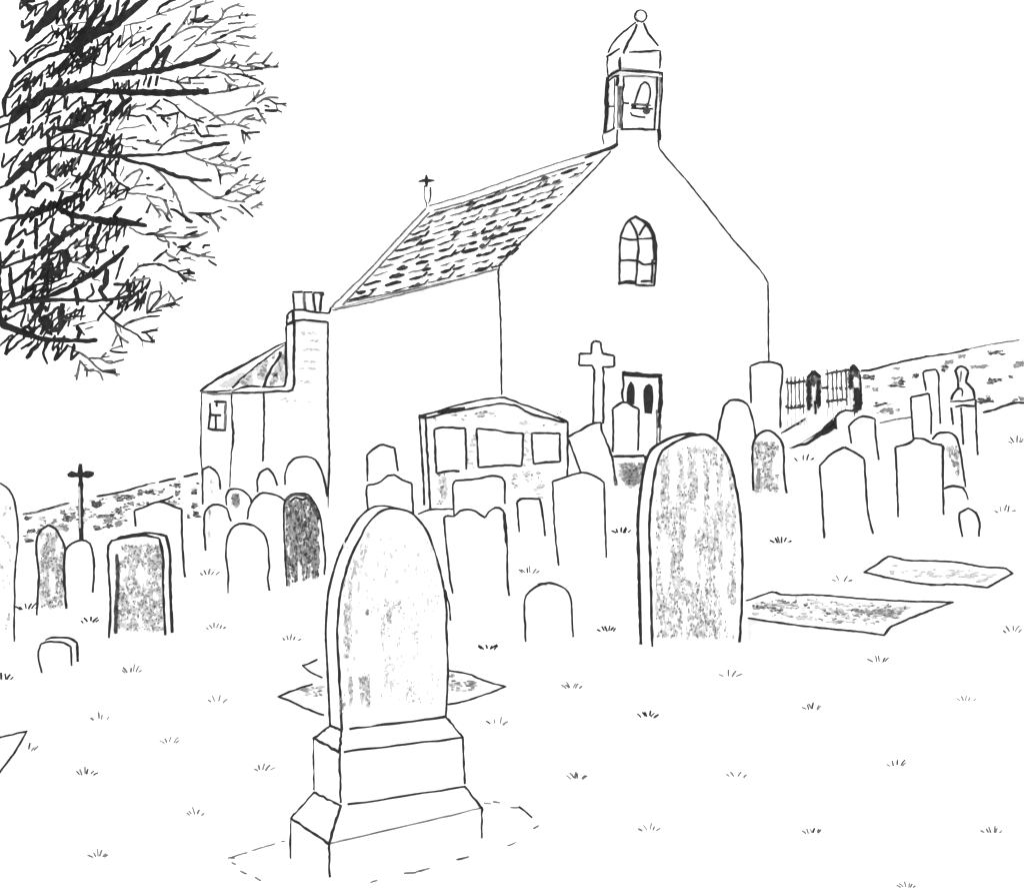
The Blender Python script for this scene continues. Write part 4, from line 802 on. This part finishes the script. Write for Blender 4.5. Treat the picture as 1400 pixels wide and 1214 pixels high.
TWIG = """B4.5 100,130 130,80 220,20 280,0|B5 110,130 130,130|B2 0,190 120,140 300,80 440,0|B2.5 240,370 350,230 430,110|B3 420,70 520,50 640,15|B5 480,80 515,60|B4 480,60 460,190 400,240|B6 430,200 520,210 590,150|B4 420,190 550,180|B5 352,230 370,225|B2.5 240,370 420,270 610,265|B5 600,265 620,265|B2.5 560,220 700,200 760,100 890,40
B4.5 700,200 715,180|B5 750,110 765,105|B2 700,200 780,170 970,150 1050,150|B5 880,172 905,167|B5 945,150 985,145|B2 780,235 950,215|B3 620,325 690,310 790,290|B2 600,270 700,210|B2 260,600 450,420 600,270|B3 460,455 560,425 640,400 750,345|B2 750,345 790,320 930,270 1050,260|B2.5 360,395 470,345|B2 620,400 790,420 990,450|B3.5 860,350 1050,370|B5 690,410 620,410|B5 710,360 770,335
B2 130,440 240,370|B5 240,365 255,350|B2 0,390 40,370|B2.5 0,290 60,260|B7 100,450 110,560 60,640|B7 110,560 230,440 150,640|B8 30,660 110,680|B5 20,840 50,730|B5 90,820 110,730|B3.2 130,750 290,790 380,870|B5 290,785 310,790|B2.4 300,780 400,740|B3 300,790 420,800 410,750 510,750|B4.5 410,750 510,748|B2.6 510,750 680,740|B2 470,740 570,660|B2 440,800 550,800|B3 480,840 520,860
B2.6 500,630 700,650 860,660 950,680 1080,660 1270,640|B5 690,650 760,655|B3 700,650 810,600 860,600 890,630 1020,640 1080,660|B4.5 800,608 870,605|B2.5 800,600 850,530|B4 860,660 890,630|B2.5 950,600 1050,500|B2.5 1110,620 1210,500|B5.5 1040,660 1110,660|B4.5 1130,630 1180,630|B1.6 960,620 1130,600|B3.2 1180,640 1260,645
B2.5 620,690 730,700 850,790|B3 830,710 900,720 1010,750 1120,805|B4.5 990,750 1030,755|B4.5 1100,800 1125,803|B3 750,750 780,800 880,830|B5 790,810 820,825|B4 800,810 800,870|B3 600,900 800,870 890,840 1090,820|B4.5 800,875 880,845|B3.2 160,950 280,1010 330,1070 420,1130 550,1180|B3.8 380,930 500,1010 670,1120 760,1180|B6 650,1120 690,1115|B2.6 670,1110 760,1100 960,1050 1060,1040
B3 950,1020 1030,950 1090,860|B5 1020,960 1045,940|B2.5 1030,950 1140,890|B3 1060,990 1160,940 1260,940|B3.6 1180,960 1240,995 1340,995|B5 1050,1040 1080,1060|B4 1060,1050 1150,1190|B5.5 1140,1060 1200,1065 1240,1060|B3.4 1240,1060 1300,1080|B2.4 1130,1010 1180,1030|B2.5 880,1190 950,1130 1030,1100|B3 950,1140 1100,1160|B2.5 500,1140 580,1120|B2 600,1160 660,1130|B2.5 40,1050 130,960
B3 0,1050 90,1020 150,1050|B3 40,1050 100,1090|B4.5 100,1110 200,1110 310,1080|B2 300,1080 290,1190|B5 0,1110 50,1190|B4 140,1130 210,1190|B3 200,1140 240,1140
D3 0,170 40,180 150,200|D5 0,160 30,170|D4 60,10 100,70|D4 200,0 210,30|D3 300,0 290,40 240,110|D3.6 290,50 380,30 460,10|D2.4 110,260 160,200 260,130 370,90 460,90|D3.4 320,160 480,160 530,190|D5 460,10 490,80 520,110|D5 520,115 650,115|D3 650,115 780,105|D5 580,20 710,20|D2.5 570,20 600,90|D3 700,10 850,5 990,45|D4 910,60 940,190|D4 920,60 1000,150|D5 910,60 960,100|D3 950,90 1090,75
D3 380,280 480,330 600,370 660,390 740,395|D2.5 770,220 690,300 600,340|D4.5 685,305 705,305|D2 690,310 790,280|D2.6 690,310 740,345 830,350 910,265|D6 810,350 860,325|D2.6 900,345 1010,320|D3.2 660,390 700,490 710,580|D5.5 700,480 712,510|D4.5 735,395 770,405|D3.4 740,395 870,430 860,465 720,480|D5 860,430 865,460|D2.6 870,420 930,395 990,395|D4 930,395 990,395
D3.2 410,530 520,620 630,690 700,700 770,670 820,610 900,550 980,520|D6 640,700 705,705|D6.5 760,675 800,635|D2.5 980,570 1070,480|D2.5 800,660 980,590 1000,590|D3 870,650 960,680 1000,680 1090,650 1000,620|D5 970,685 1010,678|D5 1050,650 1085,650|D2.5 920,730 1010,680|D2.5 700,710 800,740 950,745|D2.5 1050,575 1140,545|D2.6 1000,810 1110,750|D3 900,770 1020,885|D3 780,790 870,810 930,855
D4 80,430 150,490 250,620 320,750 350,850 440,940|D6 370,910 440,935|D3 180,570 120,620 90,640|D5 110,630 170,620|D3.6 400,850 640,855|D2.4 640,850 730,820|D5.5 480,860 620,860|D3 500,870 600,945|D4.2 610,880 700,1000|D3.6 710,885 770,920|D4.4 230,810 290,830 380,900 440,930|D3 0,680 160,720 200,800 250,900|D5 165,725 190,745|D3.4 180,740 210,820 200,900|D3.6 0,700 100,820 140,880|D3.8 100,810 150,820 210,910 240,930|D5 190,880 230,930|D3 40,760 0,850
D1.6 220,730 260,740|D4.5 0,520 30,515|D3 0,580 70,580|D6 0,1055 80,1050|D4 80,1050 190,990 240,985|D5 130,1010 190,995|D3.4 80,1060 250,1040 290,1045|D2.5 90,1070 280,1085 460,1080 590,1030|D4 360,1080 380,1060|D3.6 380,990 490,990|D4.4 390,1060 490,1030|D3 400,1050 530,1060|D3.6 100,1090 160,1120 210,1120 220,1190|D4 250,1130 290,1160|D5 300,1180 380,1170 430,1130|D4 540,1190 550,1160 610,1160
F3.4 0,890 60,910 130,960 240,1060 410,1100|F5 290,1070 370,1080|F3.2 130,960 240,960 310,1000 450,970|F3 240,960 290,910|F2 260,950 320,940|F3 60,975 30,1150|F3.6 60,975 130,1060 220,1075 265,1150|F4 120,1060 120,1120|F4 270,1065 370,1060|F3.2 290,570 380,650 440,690 520,730 560,750 600,800 700,820|F4.2 440,680 500,640 640,600|F3.6 640,600 760,590|F5 480,650 530,635
F4.6 600,735 740,710|F3.4 640,740 710,820|F4 370,650 390,750 490,830|F3 390,750 340,850|F2 410,770 435,870|F4 320,890 400,910 475,905|F2 330,880 430,850|F3 640,560 660,450 685,380|F5 645,540 650,570|F4 650,560 750,440 770,370|F3 770,370 760,290|F5 755,385 770,370|F3.4 690,390 760,370|F5 680,400 695,385|F2.2 690,520 820,390|F3.4 660,560 780,540|F2.6 720,530 800,490|F7 770,510 900,480|F4 830,370 890,460 |F2.4 890,460 960,420|F3 890,480 930,500
F3 500,245 560,170 640,140 770,140 880,200 920,210|F5 610,142 670,138|F5.5 730,135 770,145|F2 910,200 1020,180|F5.5 920,210 990,290|F4.6 960,220 1060,215|F5 1000,190 1040,210|F3.4 970,260 1070,280|F4 945,300 960,310|F4.4 700,110 760,60 820,10|F4 810,30 830,60 900,80|F5 830,110 930,90|F3.4 960,90 1030,80|F3 960,20 1080,60 1240,80|F5 1060,50 1100,65|F2.6 1180,100 1250,150|F5.5 940,10 990,20|F3 520,280 670,260|F1.6 1120,50 1200,30|F2 900,60 940,10"""
TD0 = 14.0
tr = thing('tree', Vector((at(-200, HZ, TD0).x, TD0, float(ground_z(at(-200, HZ, TD0).x, TD0)))), 'dark bare limbed tree with scribbled twiggy crown hanging in from the left edge', 'tree')
OT = tr.location.copy()
b = MB(); tx = OT.x; P = []; R = []
for i in range(26):
    z = OT.z - .4 + i*.32; P.append(Vector((tx + .05*math.sin(i*.7) - .012*i, TD0 + .06*math.sin(i*.5+1), z))); R.append(.40 - .010*i + .18*math.exp(-i*.6) + random.uniform(-.01, .01))
b.tube(P, R, I_, 14)
for j in range(9):
    a = j*.7; b.tube([p + Vector((math.cos(a+.04*i), math.sin(a+.04*i), 0))*R[i]*1.0 for i, p in enumerate(P)], [.018]*len(P), G_, 4)
b.build('trunk', tr, OT)
rt = random.Random(11); placed = []        # (x, y, depth, limb index)
class Dep:
    """a gently curved surface that carries one stroke: depth varies along the stroke"""
    def __init__(s, p, d0, d1):
        s.p0 = p[0]; s.v = (p[-1][0]-p[0][0], p[-1][1]-p[0][1]); s.L = max(1e-3, s.v[0]**2+s.v[1]**2); s.d0 = d0; s.d1 = d1
    def d(s, X, Y): t = ((X-s.p0[0])*s.v[0]+(Y-s.p0[1])*s.v[1])/s.L; return s.d0+(s.d1-s.d0)*min(1.2, max(-.1, t))
    def __call__(s, X, Y): return at(X, Y, s.d(X, Y))
limb_ob = []
for li, (t, s, ws) in enumerate(LIMBS):
    p = pts(t, s); d1 = TD0 + rt.uniform(-1.4, 1.4)
    if placed and li in (2, 4, 5, 7, 9):
        q = min(placed, key=lambda c: (c[0]-p[0][0])**2+(c[1]-p[0][1])**2); d0 = q[2]
    else: d0 = TD0 - .1
    dp_ = Dep(p, d0, d1); b = MB(); b.ink(dp_, p, ws, I_, jit=.5)
    if p[0][0] < 22:      # joins the trunk beyond the edge of the view
        a = dp_(*p[0]); c = Vector((tx + .25, TD0, a.z - .12)); 
        b.tube([c, c.lerp(a, .5) + Vector((0, .22, -.05)), c.lerp(a, .9) + Vector((0, .05, -.01)), a], [.07, .035, .014, .010], I_)
    for (x, y) in [tuple(v) for v in smooth(p, 48, 8)]: placed.append((x, y, dp_.d(x, y), li))
    limb_ob.append((b, b.build('branch', tr, OT)))
def strokes(txt, keep):
    for line in txt.replace('\n', '|').split('|'):
        line = line.strip()
        if not line: continue
        head, rest = line.split(' ', 1); p = pts(head[0], rest); w = float(head[1:])
        q = min(placed, key=lambda c: min((c[0]-a[0])**2+(c[1]-a[1])**2 for a in (p[0], p[-1])))
        if (q[0]-p[-1][0])**2+(q[1]-p[-1][1])**2 < (q[0]-p[0][0])**2+(q[1]-p[0][1])**2: p = p[::-1]
        L = sum(math.dist(p[i], p[i+1]) for i in range(len(p)-1))
        d0 = q[2]; d1 = d0 + rt.uniform(-1, 1)*min(.6, L*.006)
        dp_ = Dep(p, d0, d1); m = I_ if w >= 3.5 else (G_ if w < 2.9 or rt.random() < .5 else I_)
        yield p, w, dp_, m, q[3]
        if keep:
            for (x, y) in [tuple(v) for v in smooth(p, 48, 8)]: placed.append((x, y, dp_.d(x, y), q[3]))
fol = MB()
for p, w, dp_, m, li in strokes(SCRIB, False):
    fol.ink(dp_, p, w*1.0 if w < 3.5 else w*.76, m, jit=.6, corner=95)
rz_ = random.Random(21)
for k in range(56):                                  # further slanted scribble among the limbs
    Y = 8 + 470*(k+.5)/56 + rz_.uniform(-6, 6); xr = 150 if Y < 330 else (170 if Y < 430 else 120)
    x = max(12 if Y > 60 else 34, rz_.uniform(4, xr)) ; y = Y; zig = [(x, y)]
    for j in range(rz_.choice((2, 3, 3, 4))):
        dx, dy = rz_.uniform(12, 20), rz_.uniform(13, 22)
        zig.append((x+dx, y-dy)); zig.append((x+dx-rz_.uniform(2, 6), y-dy+rz_.uniform(13, 23))); x, y = zig[-1]
        if rz_.random() < .3: y -= 5
    q = min(placed, key=lambda c: (c[0]-zig[0][0])**2+(c[1]-zig[0][1])**2)
    fol.ink(Dep(zig, q[2], q[2]+rz_.uniform(-.3, .3)), zig, rz_.uniform(2.8, 3.8), I_, jit=.6, corner=95)
fol.build('foliage', tr, OT)
tw = {}
for p, w, dp_, m, li in strokes(TWIG, True):
    mb_ = tw.setdefault(li, MB()); w = w*1.1+.4 if w < 3.2 else w*.88+.3; m = I_ if w > 4.0 or rt.random() < .25 else G_
    mb_.ink(dp_, p, w, m, jit=.35, corner=60)
    sm_ = [tuple(v) for v in smooth(p, 60, 5)]
    for i in range(1, len(sm_)-1):                     # fine side shoots
        if sm_[i][0] + .25*sm_[i][1] < 175 or rt.random() > .20: continue
        dx, dy = sm_[i][0]-sm_[i-1][0], sm_[i][1]-sm_[i-1][1]; a_ = math.atan2(dy, abs(dx)+.01) + rt.choice((-1, 1))*rt.uniform(.4, .9)
        L = rt.uniform(6, 13); x, y = sm_[i]
        mb_.ink(dp_, [(x, y), (x+math.cos(a_)*L*.5, y+math.sin(a_)*L*.55), (x+math.cos(a_)*L, y+math.sin(a_)*L*.9)], rt.uniform(1.6, 2.4), G_, jit=.3)
for li, mbx in tw.items(): mbx.build('twigs', limb_ob[li][1], OT)

# ------------------------------------------------------------------ sky, sun, camera
w = bpy.data.worlds.new('World'); sc.world = w; w.use_nodes = True
bg = w.node_tree.nodes['Background']; bg.inputs['Color'].default_value = (1, 1, 1, 1); bg.inputs['Strength'].default_value = 1.6
sun = bpy.data.lights.new('sun', 'SUN'); sun.energy = .5; sun.angle = math.radians(40)
so = bpy.data.objects.new('sun', sun); COL.objects.link(so); so.rotation_euler = (math.radians(35), 0, math.radians(-20))
cam = bpy.data.cameras.new('camera'); co = bpy.data.objects.new('camera', cam); COL.objects.link(co); sc.camera = co
co.location = (0, 0, 0); co.rotation_euler = (math.radians(90), 0, 0)
cam.sensor_fit = 'HORIZONTAL'; cam.sensor_width = 36; cam.lens = 36*F/1400
cam.shift_y = (HZ - 607)/1400; cam.clip_start = .1; cam.clip_end = 3000
sc.view_settings.view_transform = 'Standard'; sc.view_settings.look = 'None'; sc.view_settings.exposure = 0
sc.cycles.max_bounces = 6; sc.cycles.diffuse_bounces = 5
